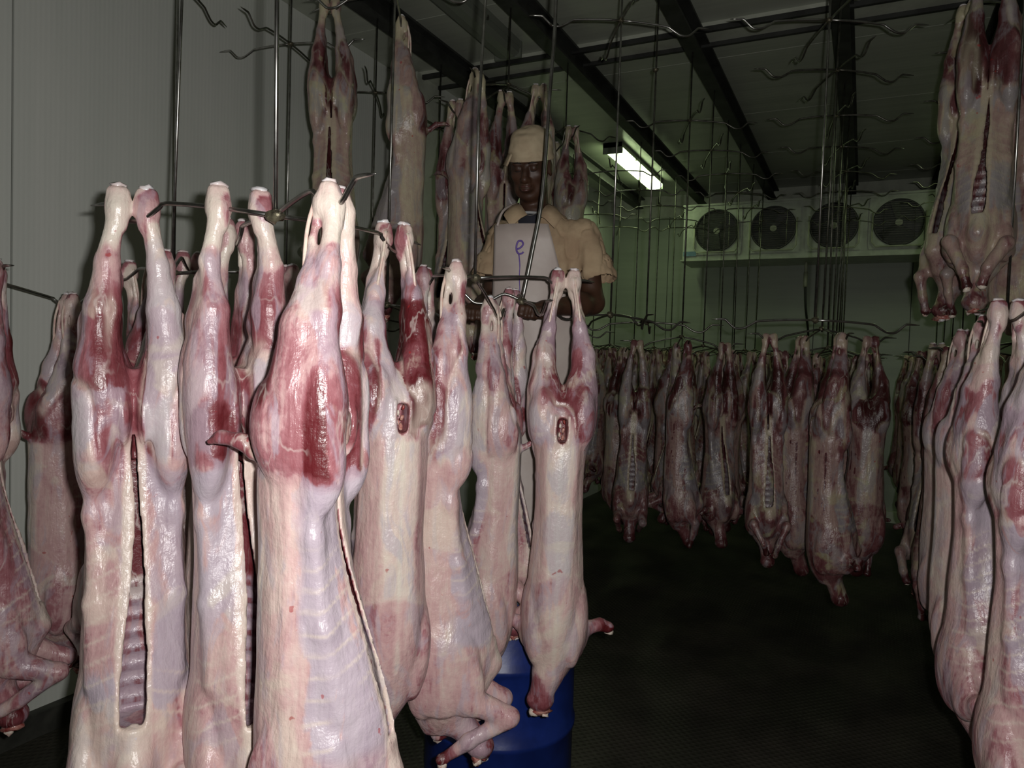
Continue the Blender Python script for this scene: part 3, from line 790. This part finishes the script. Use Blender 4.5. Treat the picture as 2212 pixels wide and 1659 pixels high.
hang(me11, inf11, 2088, 35, 3.05, -40, 'slender high carcass left of the large one at right edge', G3, tilt=(0, 0))
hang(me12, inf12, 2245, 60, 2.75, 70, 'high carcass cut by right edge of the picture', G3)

UP = 3.10
def two_tier(X, Y, label, hi_t, lo_t, far=False, HL=1.85, lean=0.0):
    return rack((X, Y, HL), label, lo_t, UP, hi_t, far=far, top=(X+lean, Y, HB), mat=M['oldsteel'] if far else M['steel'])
two_tier(-1.76, 2.42, 'tall two tier hook rack with two high carcasses, left of centre', [P(713, 30, 3.1), P(868, 72, 3.2)]+ring((-1.76, 2.42, UP), .3, arms=[0, 2]),
         ring((-1.76, 2.42, 1.84), .2, .27))
two_tier(-1.76, 3.45, 'tall hook rack behind the man in the cap', [P(985, 245, 3.55), P(1032, 184, 3.35), P(1092, 225, 3.75), P(1165, 210, 3.8)], ring((-1.76, 3.45, 1.84), .5), True)
two_tier(-1.74, 4.22, 'tall hook rack behind right shoulder of the man', [P(1236, 296, 4.4), P(1196, 330, 4.6)]+ring((-1.74, 4.2, UP), .9, arms=[0, 1]), ring((-1.76, 4.2, 1.84), .5), True)
# the empty racks against the left wall
for i, (y, a) in enumerate([(2.0, .35), (2.62, .2), (3.28, .5), (3.95, .15), (4.7, .4)]):
    two_tier(-2.50, y, 'empty tall hook rack by left wall, number %s from the front' % ['one', 'two', 'three', 'four', 'five'][i],
             ring((-2.50, y, UP), a, .27), ring((-2.50, y, 1.84), a+.4, .27) if i > 1 else [], i > 1)
# high racks of right edge
pv = [P(2148, -60, 2.68), P(2088, 42, 3.05), P(2245, 66, 2.75)]
c = (pv[0]+pv[1]+pv[2])/3
rack((c.x+.04, c.y+.02, c.z+.02), 'hook rack high at right edge carrying three carcasses', pv)

# ------------------------------------------------------------------ far crowd
VAR = []
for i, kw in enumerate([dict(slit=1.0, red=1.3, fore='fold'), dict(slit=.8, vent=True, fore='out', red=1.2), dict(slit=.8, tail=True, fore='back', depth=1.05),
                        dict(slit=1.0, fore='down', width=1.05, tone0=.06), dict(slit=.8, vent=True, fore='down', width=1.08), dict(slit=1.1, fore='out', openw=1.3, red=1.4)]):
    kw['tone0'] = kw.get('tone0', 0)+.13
    VAR.append(carcass_mesh('carcass_body', .0085, 20+i, hock=.022, lilk=.9, mat='dry_dimmed', **{'width': 1.08, **kw}))
def inst(v, loc, rz, label, group, sc=1.0, tilt=0):
    o = bpy.data.objects.new('carcass', VAR[v][0]); COL.objects.link(o); o.location = loc; o.rotation_euler = (0, R(tilt), rz)
    o.scale = (sc, sc, sc); tag(o, label, 'carcass', group); return o
nth = ['first', 'second', 'third', 'fourth', 'fifth', 'sixth', 'seventh', 'eighth', 'ninth', 'tenth', 'eleventh', 'twelfth']

# right row, nearest ones placed one by one
G4 = 'skinned carcasses in the right hand row'
mw, iw = carcass_mesh('carcass_body', .006, 31, hock=.028, width=1.08, slit=1.1, red=1.3, tone0=.08, fore='fold', openw=1.3)
W = [(mw, iw, 2295, 700, 1.62, 25, 'carcass at lower right edge of picture, nearest of right row'),
     (mw, iw, 2178, 690, 1.98, 32, 'bluish carcass with ribs, second of right row'),
     (me8, inf8, 2128, 718, 2.38, 80, 'grey carcass turned edge on, third of right row'),
     (me8, inf8, 2082, 742, 2.95, 65, 'carcass edge on with folded foreleg, fourth of right row'),
     (me12, inf12, 2024, 764, 3.75, -25, 'carcass with rib lines facing the aisle, fifth of right row')]
for a in W: hang(*a[:6], a[6], G4)
for i, (a, b) in enumerate([(0, 1), (2, 3)]):
    t = [P(W[a][2], W[a][3]+4, W[a][4]), P(W[b][2], W[b][3]+4, W[b][4])]
    h = (t[0]+t[1])/2+Vector((.10, 0, .02)); h.z = 1.87
    rack(h, ['hook rack above nearest two carcasses of right row', 'hook rack above edge-on carcasses of right row'][i], t)

far_cols = [(-2.44, [6.1, 6.8, 7.5], 'far left row'), (-1.76, [5.3, 5.95, 6.6, 7.25, 7.75], 'row beyond the man'),
            (-.99, [4.35, 5.0, 5.65, 6.3, 6.95, 7.6], 'row left of middle'), (-.19, [3.86, 4.55, 5.2, 5.85, 6.5, 7.15, 7.8], 'middle row'),
            (.61, [3.9, 4.55, 5.2, 5.85, 6.5, 7.15, 7.8], 'right hand row'), (1.42, [3.4, 4.1, 4.8], 'outer right row')]
rr = random.Random(5)
for ci, (X, Ys, nm) in enumerate(far_cols):
    for yi, Y in enumerate(Ys):
        HL = 1.79+rr.uniform(-.03, .02); a0 = rr.uniform(0, 1.5); R_ = .24+rr.uniform(0, .03)
        if X == -.99 and yi == 0: a0 = .35
        if X == -.19 and yi == 0: a0 = .42; HL = 1.84
        lo_t = ring((X, Y, HL), a0, R_, -.07)
        hi_t = ring((X, Y, UP), rr.uniform(.15, .5), .28) if X < 1 else []
        two_tier(X, Y, '%s hook rack of %s, counted from the front' % (nth[yi], nm), hi_t, lo_t, True, HL, rr.uniform(-.02, .02))
        order = sorted(range(len(lo_t)), key=lambda q: (lo_t[q]-CAM).dot(rt)/(lo_t[q]-CAM).dot(fwd))
        word = {q: ['leftmost', 'second from left', 'third from left', 'rightmost'][j] for j, q in enumerate(order)}
        for k, T in enumerate(lo_t):
            an = a0+k*math.pi/2+(math.pi if rr.random() < .5 else 0)
            v = rr.randrange(6)
            loc = T+Vector((rr.uniform(-.01, .01), rr.uniform(-.01, .01), -.004))
            inst(v, loc, an+rr.uniform(-.35, .35), 'dusky skinned carcass, %s on the %s rack of %s' % (word[k], nth[yi], nm), 'carcasses on %s rack of %s' % (nth[yi], nm), rr.uniform(.86, .99), rr.uniform(-1.5, 1.5))
# empty lower hooks in front of the crowd
two_tier(-.99, 2.98, 'empty low hook rack right of the slim carcass', ring((-.99, 2.98, UP), .55, .28), ring((-.99, 2.98, 1.84), .75, .28))
two_tier(-.19, 3.30, 'bright empty hook rack hanging in the middle of aisle', ring((-.19, 3.30, UP), .45, .30), ring((-.19, 3.30, 1.85), .42, .32, arms=[0, 2]))
two_tier(-.99, 3.55, 'empty hook rack just before the row left of middle', [], ring((-.99, 3.55, 1.85), .2, .26), True)

# ------------------------------------------------------------------ blue drum
pt = P(1088, 1236, 2.80); HD = pt.z
d0 = empty('plastic_drum', (pt.x, pt.y, 0)); tag(d0, 'blue plastic drum with dusty lid that the man stands on', 'drum')
r_ = .288
prof = [(r_-.03, 0), (r_-.005, .02), (r_, .06), (r_, HD*.30), (r_+.008, HD*.31), (r_+.008, HD*.33), (r_, HD*.34), (r_, HD*.64), (r_+.008, HD*.65), (r_+.008, HD*.67), (r_, HD*.68),
        (r_, HD-.12), (r_-.012, HD-.09), (r_-.016, HD-.05), (r_-.012, HD-.032), (r_-.03, HD-.03)]
MB().lathe(prof, 56).build('barrel', M['blue'], d0, True)
MB().lathe([(r_-.014, HD-.034), (r_-.004, HD-.030), (r_-.004, HD-.006), (r_-.012, HD), (r_-.03, HD-.001), (r_-.034, HD-.010), (.02, HD-.010)], 56).build('lid', M['lid'], d0, True)
MB().lathe([(.03, HD-.012), (.03, HD+.0), (.022, HD+.002)], 20, (.12, .06, 0)).build('bung', M['lid'], d0, True)
HD2 = HD-.010

# ------------------------------------------------------------------ the man on the drum
mp = P(1120, 1214, 2.80); mp.z = HD2
MRZ = ray_yaw(mp)
man = empty('person', mp, MRZ)
tag(man, 'man in cotton cap, khaki shirt and long white apron, looking down, gripping a hook rack', 'person')
MI = (Matrix.Translation(mp) @ Matrix.Rotation(MRZ, 4, 'Z')).inverted()
def ml(px, py, z): return MI @ P(px, py, z)
HRot = Matrix.Rotation(R(-14), 3, 'Z') @ Matrix.Rotation(R(20), 3, 'X')
HCn = Vector((-.002, -.045, 1.565))
def hp(x, y, z): return tuple(HCn + HRot @ Vector((x, y, z)))
def grid_ell(S, c, r, k=.01, op='u'): S.ell(hp(*c), r, k, op, HRot)
S = SDF((-.33, -.52, .62), (.40, .24, 1.74), .0042)
# torso core, neck
S.loft([(.64, .03, .02, .13, .09, .09), (.90, .03, .02, .13, .09, .09), (1.15, .04, .01, .135, .09, .09), (1.28, .05, .01, .15, .085, .085), (1.35, .05, .01, .13, .07, .075), (1.40, .04, .0, .06, .05, .055)], k=.02)
S.seg((.02, .0, 1.36), hp(0, .035, -.05), .056, .052, k=.03)
# head
grid_ell(S, (0, .018, .035), (.073, .094, .086), .02)
grid_ell(S, (0, -.020, -.028), (.060, .070, .082), .03)
grid_ell(S, (0, -.052, -.098), (.030, .028, .020), .02)
for sx in (-1, 1):
    grid_ell(S, (sx*.034, -.035, -.075), (.022, .035, .028), .02)
    grid_ell(S, (sx*.038, -.058, -.022), (.024, .022, .022), .018)
    grid_ell(S, (sx*.030, -.092, .004), (.016, .012, .010), .012, 'd')
    grid_ell(S, (sx*.029, -.078, .002), (.0135, .0115, .0095), .004)
    grid_ell(S, (sx*.029, -.080, .019), (.024, .012, .007), .010)
    grid_ell(S, (sx*.073, .010, -.008), (.008, .019, .030), .008)
    grid_ell(S, (sx*.080, .006, -.004), (.004, .010, .018), .004, 'd')
    grid_ell(S, (sx*.012, -.092, -.038), (.010, .011, .009), .006)
S.chain([hp(0, -.083, .012), hp(0, -.096, -.014), hp(0, -.106, -.034)], [.009, .0095, .0135], k=.010)
grid_ell(S, (0, -.083, -.064), (.026, .018, .018), .014)
grid_ell(S, (0, -.097, -.059), (.022, .009, .0055), .005)
grid_ell(S, (0, -.095, -.071), (.020, .010, .0065), .005)
# arms and hands
hR = ml(1166, 668, 2.42); hL = ml(1022, 672, 2.44)
shR, elR = Vector((.205, -.045, 1.33)), Vector((.245, -.10, 1.06))
shL, elL = Vector((-.105, .05, 1.33)), Vector((-.135, .02, 1.06))
def arm(sh, el, hand, side):
    fw = (hand-el).normalized(); wr = hand-fw*.075
    S.chain([sh+Vector((0, .01, -.03)), sh.lerp(el, .4), el], [.036, .044, .040], k=.02)
    S.chain([el, el.lerp(wr, .35), wr], [.040, .041, .027], k=.02)
    ax = Vector((1, 0, -.10)).normalized()           # along the gripped steel
    S.chain([wr, hand-fw*.03], [.026, .030], k=.015, sy=.9)
    S.ell(hand-fw*.012, (.043, .034, .024), .014)
    tips = []
    for i, (off, ln) in enumerate(((-.032, .9), (-.011, 1.05), (.010, 1.0), (.030, .82))):
        b = hand+fw*.018+ax*off*1.0
        p1 = b+fw*.030*ln+Vector((0, 0, .006)); p2 = p1+(fw*.35+Vector((0, 0, -1))).normalized()*.026*ln; p3 = p2+(-fw*.9+Vector((0, 0, -.35))).normalized()*.021*ln
        S.chain([b, p1, p2, p3], [.0115, .0105, .0095, .008], k=.004)
        tips.append((p1, p2, p3))
    b = hand+ax*(-.034*side)-fw*.020; t1 = b+ax*(-.018*side)+fw*.022+Vector((0, 0, -.010)); t2 = t1+fw*.026+ax*(.016*side)+Vector((0, 0, -.012))
    S.chain([b, t1, t2], [.015, .012, .010], k=.006)
    return tips
arm(shR, elR, hR, 1); arm(shL, elL, hL, -1)
V, Q = S.mesh(); V = lap(V, Q, 2, .5)
bo = bpy.data.objects.new('body', fast_mesh('body', V, Q, M['skin'])); COL.objects.link(bo); bo.parent = man
# eyelid slits, brows, lips as thin separate pieces
def on_face(pts, r, name, mat, par=bo, n=7): return MB().tube([hp(*p) for p in pts], r, n).build(name, mat, par, True)
M['hair'] = new_mat('black_hair', (.008, .006, .005), .7)
for sx in (-1, 1):
    on_face([(sx*.016, -.0885, -.004), (sx*.024, -.0925, -.0065), (sx*.034, -.0915, -.0065), (sx*.042, -.086, -.004)], [.0006, .0012, .0012, .0006], 'eyelash_line', M['hair'])
    on_face([(sx*.013, -.0925, .020), (sx*.025, -.0940, .025), (sx*.038, -.0885, .024), (sx*.046, -.080, .019)], [.0012, .0026, .0024, .0010], 'eyebrow', M['hair'])
on_face([(-.021, -.097, -.0605), (-.010, -.1035, -.0575), (0, -.1045, -.059), (.010, -.1035, -.0575), (.021, -.097, -.0605)], [.0015, .0035, .0034, .0035, .0015], 'upper_lip', M['lips'])
on_face([(-.019, -.0965, -.068), (-.009, -.103, -.0715), (0, -.1040, -.072), (.009, -.103, -.0715), (.019, -.0965, -.068)], [.0015, .0045, .005, .0045, .0015], 'lower_lip', M['lips'])
# shirt
T = SDF((-.30, -.30, .60), (.40, .26, 1.47), .0055)
tr = [(.62, .04, .01, .165, .125, .12), (.90, .04, .01, .165, .125, .12), (1.10, .045, .005, .168, .128, .118), (1.24, .05, 0, .180, .118, .115), (1.31, .05, .0, .180, .105, .11), (1.36, .045, 0, .140, .088, .10), (1.395, .035, 0, .085, .075, .085), (1.43, .025, 0, .070, .066, .075)]
T.loft(tr, k=.015, pw=2.3)
smR, smL = Vector((.262, -.085, 1.165)), Vector((-.150, .025, 1.175))
for sh, e in ((shR, smR), (shL, smL)):
    T.seg(sh+Vector((0, 0, -.01)), e, .062, .064, k=.04)
    d = (e-sh).normalized()
    T.chain([e-d*.004, e+d*.012], [.067, .068], k=.006)
for sh, e, el in ((shR, smR, elR), (shL, smL, elL)):
    d = (el-sh).normalized()
    T.seg(e-d*.03, e+d*.09, .052, .060, .01, 'd'); T.seg(e+d*.085, e+d*.18, .085, .1, .01, 'd')
T.seg((.02, -.02, 1.38), (.02, -.06, 1.48), .058, .062, .01, 'd')
T.seg((.0, -.12, 1.42), (.0, -.125, 1.32), .045, .004, .008, 'd')
T.box((.04, 0, .60), (.3, .3, .06), .01, .004, 'd')
V, Q = T.mesh(); V = lap(V, Q, 1, .5); N = vnormals(V, Q)
fold = (vnoise(V[:, 0]*1.6, V[:, 1], V[:, 2]*.6, 14, 3)-.5)*.020+(vnoise(V[:, 0]*1.5, V[:, 1], V[:, 2]*.7, 36, 5)-.5)*.010-.006*np.exp(-((vnoise(V[:, 0]*1.4, V[:, 1], V[:, 2]*.5, 17, 8)-.5)/.04)**2)
V = V+N*fold[:, None]
sh_ = bpy.data.objects.new('shirt', fast_mesh('shirt', V, Q, M['shirt'])); COL.objects.link(sh_); sh_.parent = man
def plate(name, pts, th, mat, parent):
    """thin bent sheet from a grid of points, with real thickness"""
    nr, nc = len(pts), len(pts[0]); V = [Vector(p) for r_ in pts for p in r_]
    Fc = [(i*nc+j, i*nc+j+1, (i+1)*nc+j+1, (i+1)*nc+j) for i in range(nr-1) for j in range(nc-1)]
    o = mesh_obj(name, V, Fc, mat, parent); md = o.modifiers.new('thickness', 'SOLIDIFY'); md.thickness = th; md.offset = 0; return o
for sx in (-1, 1):
    cx = .012
    p = [[(cx+sx*.050, .03, 1.445), (cx+sx*.060, -.03, 1.432), (cx+sx*.045, -.075, 1.415), (cx+sx*.022, -.105, 1.375)],
         [(cx+sx*.070, .035, 1.435), (cx+sx*.085, -.03, 1.420), (cx+sx*.075, -.082, 1.400), (cx+sx*.045, -.118, 1.360)],
         [(cx+sx*.090, .035, 1.415), (cx+sx*.105, -.035, 1.395), (cx+sx*.108, -.095, 1.372), (cx+sx*.080, -.125, 1.325)]]
    plate('collar', p, .004, M['shirt'], man)
# dark undershirt with white trim
U = [[(.0+.062*math.cos(a)*k, -.012+.075*math.sin(a)*k, z) for a in [math.pi+math.pi*j/12 for j in range(13)]] for k, z in ((1.30, 1.32), (1.18, 1.345), (1.06, 1.368), (.98, 1.385))]
us = plate('undershirt', U, .004, M['undershirt'], man)
MB().tube([(.0+.062*math.cos(a), -.012+.075*math.sin(a), 1.388) for a in [math.pi+math.pi*j/14 for j in range(15)]], .0055, 8).build('undershirt_trim', M['trim'], us, True)
MB().tube([(.0+.050*math.cos(a), -.032+.066*math.sin(a), 1.405-.03*max(0, -math.sin(a))**3) for a in [math.pi+math.pi*j/14 for j in range(15)]], .0016, 6).build('necklace', M['cord'], man, True)
# apron: one long rubber sheet
zs_ = [1.335, 1.28, 1.22, 1.16, 1.10, 1.05, 1.0, .9, .8, .7, .6, .5, .4, .3, .2, .12, .05]
rowsA = []
for z in zs_:
    xl = -.128-.03*max(0, min(1, (1.05-z)/.2)); xr = .068+.10*max(0, min(1, (1.335-z)/.33))+.03*max(0, min(1, (1.0-z)/.2))
    row = []
    for j in range(25):
        t = j/24; x = xl+(xr-xl)*t; u = (x-.025)/.215
        fy = -.152*math.sqrt(max(.02, 1-u*u))
        if z < 1.0: fy += .02*min(1, (1.0-z)/.4)
        fy += .006*math.sin(x*38+z*3)*min(1, max(0, (1.12-z)/.5))+.004*math.sin(z*17+x*9)
        row.append((x, fy, z))
    rowsA.append(row)
ap = plate('apron', rowsA, .003, M['apron'], man); ap['label'] = 'long white rubber apron with a purple marking'
def afy(x, z): return -.152*math.sqrt(max(.02, 1-((x-.025)/.215)**2))-.0035+.004*math.sin(z*17+x*9)+.006*math.sin(x*38+z*3)*min(1, max(0, (1.12-z)/.5))
def apx(px, py):
    """pixel to apron sheet"""
    q = ml(px, py, 2.64); return (q.x, afy(q.x, q.z), q.z)
e_ = [(1116, 541), (1124, 538), (1130, 531), (1127, 524), (1120, 524), (1116, 533), (1116, 543), (1120, 550), (1127, 550), (1131, 547)]
MB().tube(spline([apx(*p) for p in e_], 4), .0034, 6).build('ink_letter', M['ink'], ap, True)
MB().tube(spline([apx(x, y) for x, y in ((1121, 552), (1123, 575), (1122, 600), (1123, 628), (1122, 645))], 4), [.0022]*5+[.0016]*12, 6).build('ink_drip', M['ink'], ap, True)
# apron neck and waist straps
MB().tube(spline([(-.118, -.115, 1.33), (-.10, -.085, 1.39), (-.055, .0, 1.435), (.02, .06, 1.44)], 4), .005, 6).build('apron_strap', M['apron'], ap, True)
MB().tube(spline([(.19, -.09, 1.0), (.215, -.03, 1.02), (.215, .06, 1.03), (.12, .13, 1.03)], 4), .005, 6).build('waist_strap', M['apron'], ap, True)
# cap
K = SDF((-.14, -.20, 1.50), (.14, .15, 1.76), .0045)
K.ell(hp(0, .010, .060), (.083, .103, .078), .01, 'u', HRot)
K.ell(hp(0, .020, .105), (.072, .085, .042), .02, 'u', HRot)
K.ell(hp(0, .010, .030), (.088, .108, .040), .006, 'u', HRot)
Vk, Qk = K.mesh()
loc = (Vk-np.array(HCn[:])) @ np.array(HRot)
cut = .026+.012*(loc[:, 1] > .02)
keep = loc[:, 2] > cut
low = ~keep
loc[low, 2] = cut[low]; Vk = loc @ np.array(HRot).T+np.array(HCn[:])
N = vnormals(Vk, Qk)
wr_ = (vnoise(loc[:, 0], loc[:, 1], loc[:, 2]*2.2, 22, 2)-.5)*.012*(loc[:, 2] > .06)+(vnoise(loc[:, 0], loc[:, 1], loc[:, 2], 50, 4)-.5)*.003
Vk = Vk+N*wr_[:, None]*(keep[:, None])
co_ = bpy.data.objects.new('cap', fast_mesh('cap', Vk, Qk, M['cap'])); COL.objects.link(co_); co_.parent = man
fp = [[hp(-.070-.006*k+.008*j, -.050-.014*j-.004*k, .055-.013*k) for k in range(4)] for j in range(4)]
plate('cap_flap', fp, .005, M['cap'], co_)
# trousers and boots under the apron
L_ = SDF((-.16, -.16, .0), (.24, .22, .70), .007)
for sx, cx in ((-1, -.045), (1, .085)):
    L_.chain([(cx, .01, .68), (cx, .0, .45), (cx, .01, .30)], [.085, .068, .062], k=.02)
V, Q = L_.mesh(); o = bpy.data.objects.new('trousers', fast_mesh('trousers', V, Q, M['boot'])); COL.objects.link(o); o.parent = man
for cx in (-.045, .085):
    B_ = SDF((cx-.09, -.24, -.01), (cx+.09, .14, .38), .006)
    B_.chain([(cx, .02, .37), (cx, .02, .12), (cx, .03, .06)], [.058, .048, .048], k=.02)
    B_.chain([(cx, .03, .045), (cx-.01, -.08, .040), (cx-.015, -.145, .034)], [.042, .040, .034], k=.02, sx=.95)
    B_.box((cx, -.04, -.02), (.1, .25, .022), .002, .004, 'd')
    V, Q = B_.mesh(); o = bpy.data.objects.new('boot', fast_mesh('boot', V, Q, M['boot'])); COL.objects.link(o); o.parent = man
    sm = MB(); pr = [(-.034, .07), (-.040, .0), (-.044, -.08), (-.048, -.14), (-.030, -.180), (.0, -.185), (.026, -.165), (.034, -.10), (.036, 0), (.030, .07), (0, .085)]
    n = len(pr); sm.add([(cx+x, y, .0) for x, y in pr]+[(cx+x, y, .014) for x, y in pr], [tuple(range(n)), tuple(range(2*n-1, n-1, -1))]+[(i, n+i, n+(i+1) % n, (i+1) % n) for i in range(n)])
    sm.build('sole', M['sole'], o)

# ------------------------------------------------------------------ evaporator units on the back wall
YE = 8.02
pl = Py(1447, 500, YE); zb = Py(1600, 558, YE).z; zt = Py(1600, 440, YE).z
fans = [Py(1548, 497, YE), Py(1670, 490, YE), Py(1803, 487, YE), Py(1942, 482, YE)]
pitch = (fans[3].x-fans[0].x)/3
def cooler(x0, nf, label):
    o = empty('evaporator_cooler', (x0, YE, 0)); tag(o, label, 'cooler', 'ceiling evaporator coolers')
    W_ = nf*pitch+.14
    MB().box((0, .012, zb), (W_, .55, zt)).build('casing', M['frame_white'], o)
    t = MB(); t.box((-.02, -.01, zb-.015), (W_+.02, .57, zb)); t.build('drip_tray', M['frame_white'], o)
    MB().box((-.01, -.004, zt), (W_+.01, .56, zt+.02)).build('top_cap', M['frame_white'], o)
    zc = (fans[0].z+fans[3].z)/2; rad = pitch*.385
    for i in range(nf):
        cx = .07+pitch*(i+.5)
        f = empty('fan', (cx, 0, zc)); f.parent = o
        # square frame with round hole
        n = 40; V = []; Fc = []
        for j in range(n):
            a = 2*math.pi*j/n; ca, sa = math.cos(a), math.sin(a); q = min(pitch*.455/max(abs(ca), 1e-6), (zt-zb)*.44/max(abs(sa), 1e-6))
            V += [(rad*ca, -.002, rad*sa), (q*ca, -.002, q*sa), (rad*ca, .011, rad*sa), (rad*.97*ca, -.02, rad*.97*sa)]
        for j in range(n):
            a, b = 4*j, 4*((j+1) % n); Fc += [(a, b, b+1, a+1), (a, a+2, b+2, b), (a+3, b+3, b, a)]
        ob = mesh_obj('fan_plate', V, Fc, M['frame_white'], f)
        MB().tube([(rad*math.cos(2*math.pi*j/n), -.012, rad*math.sin(2*math.pi*j/n)) for j in range(n+1)], .007, 6).build('rim', M['coolerdark'], f, True)
        mb = MB(); mb.tube([(0, .0095, 0), (0, .0115, 0)], rad*.99, 40); mb.build('dark_opening', M['coolerdark'], f)
        gm = MB()
        for k in range(-9, 10):
            h = rad*k/10; ww = math.sqrt(rad**2-h*h); gm.tube([(-ww, -.018, h), (ww, -.018, h)], .0022, 5)
        for k in (-1, 1): gm.tube([(rad*.6*k, -.02, -rad*.8), (rad*.6*k, -.02, rad*.8)], .003, 5)
        g1 = gm.build('guard', M['oldsteel'], f); g1['kind'] = 'stuff'
        MB().tube([(0, -.004, 0), (0, .009, 0)], rad*.15, 16).build('motor', M['pipe'], f)
        for k in range(3):
            a = 2*math.pi*k/3+i*.4+math.pi*.2; e = Vector((math.cos(a), 0, math.sin(a))); s_ = Vector((-math.sin(a), 0, math.cos(a)))
            b = MB(); b.add([e*rad*.12-s_*.02+Vector((0, .001, 0)), e*rad*.88-s_*.06+Vector((0, .006, 0)), e*rad*.92+s_*.03+Vector((0, -.008, 0)), e*rad*.12+s_*.02+Vector((0, -.004, 0)),
                             e*rad*.12-s_*.02+Vector((0, .003, 0)), e*rad*.88-s_*.06+Vector((0, .008, 0)), e*rad*.92+s_*.03+Vector((0, -.006, 0)), e*rad*.12+s_*.02+Vector((0, -.002, 0))],
                            [(0, 1, 2, 3), (7, 6, 5, 4), (0, 4, 5, 1), (1, 5, 6, 2), (2, 6, 7, 3)])
            b.build('blade', M['coolerdark'], f)
        # bracket loop under each fan
        q = pitch*.40; zz = (zt-zb)*.40
        MB().tube([(-q, -.02, .1), (-q, -.025, -zz*.8), (-q*.85, -.03, -zz), (q*.85, -.03, -zz), (q, -.025, -zz*.8), (q, -.02, .1)], .009, 6).build('guard_bracket', M['pipe'], f, True)
    return o
x0 = fans[0].x-.07-pitch*.5
ev = cooler(x0, 4, 'long white four fan evaporator hung at the back of ceiling')
st = MB().box((.01, -.006, zb+.04), (.15, -.001, zb+.09)).build('sticker', M['sticker'], ev)
ev2 = cooler(x0+4*pitch+.25, 2, 'shorter evaporator beyond the right edge carcasses')
px_ = Py(1741, 570, 8.3)
dp = empty('drain_pipe', (px_.x, 8.35, 0)); tag(dp, 'short pale drain pipe with dark hose under cooler', 'pipe')
MB().tube([(0, 0, zb-.016), (0, 0, zb-.12)], .014, 10).build('pipe', M['pipe'], dp, True)
MB().tube([(0, 0, zb-.12), (0, 0, zb-.28)], .02, 10).build('collar', M['pipe'], dp, True)
MB().tube(spline([(0, 0, zb-.28), (.01, .05, zb-.5), (.04, .2, zb-.8), (.02, .36, zb-1.1)], 4), .012, 8).build('hose', M['coolerdark'], dp, True)

# ------------------------------------------------------------------ tube lights
def tube_light(X, Y0, Y1, lit, label):
    o = empty('tube_light', (X, Y0, HC)); tag(o, label, 'light', 'ceiling tube lights'); L = Y1-Y0
    MB().box((-.09, 0, -.045), (.09, L, -.001)).build('housing', M['tube_off'], o)
    pf = [(-.085, -.045), (-.08, -.075), (-.05, -.095), (0, -.10), (.05, -.095), (.08, -.075), (.085, -.045)]
    V = [(x, yy, z) for yy in (.02, L-.02) for x, z in pf]; n = len(pf)
    Fc = [(i, i+1, n+i+1, n+i) for i in range(n-1)]+[tuple(range(n))[::-1], tuple(range(n, 2*n))]
    mesh_obj('diffuser', V, Fc, M['tube'] if lit else M['tube_off'], o, False)
    for y in (0, L-.02): MB().box((-.092, y, -.1), (.092, y+.02, 0)).build('end_cap', M['tube_off'], o)
    for y in (L*.3, L*.7): MB().box((-.095, y, -.06), (.095, y+.012, -.035)).build('clip', M['oldsteel'], o)
tube_light(-2.15, 6.35, 7.85, True, 'lit fluorescent tube light glowing greenish white on the ceiling')
tube_light(-2.12, 2.6, 4.15, False, 'unlit fluorescent fitting on the ceiling above the man')
tube_light(.98, 5.6, 7.1, True, 'lit tube light hidden behind the high carcasses at right')
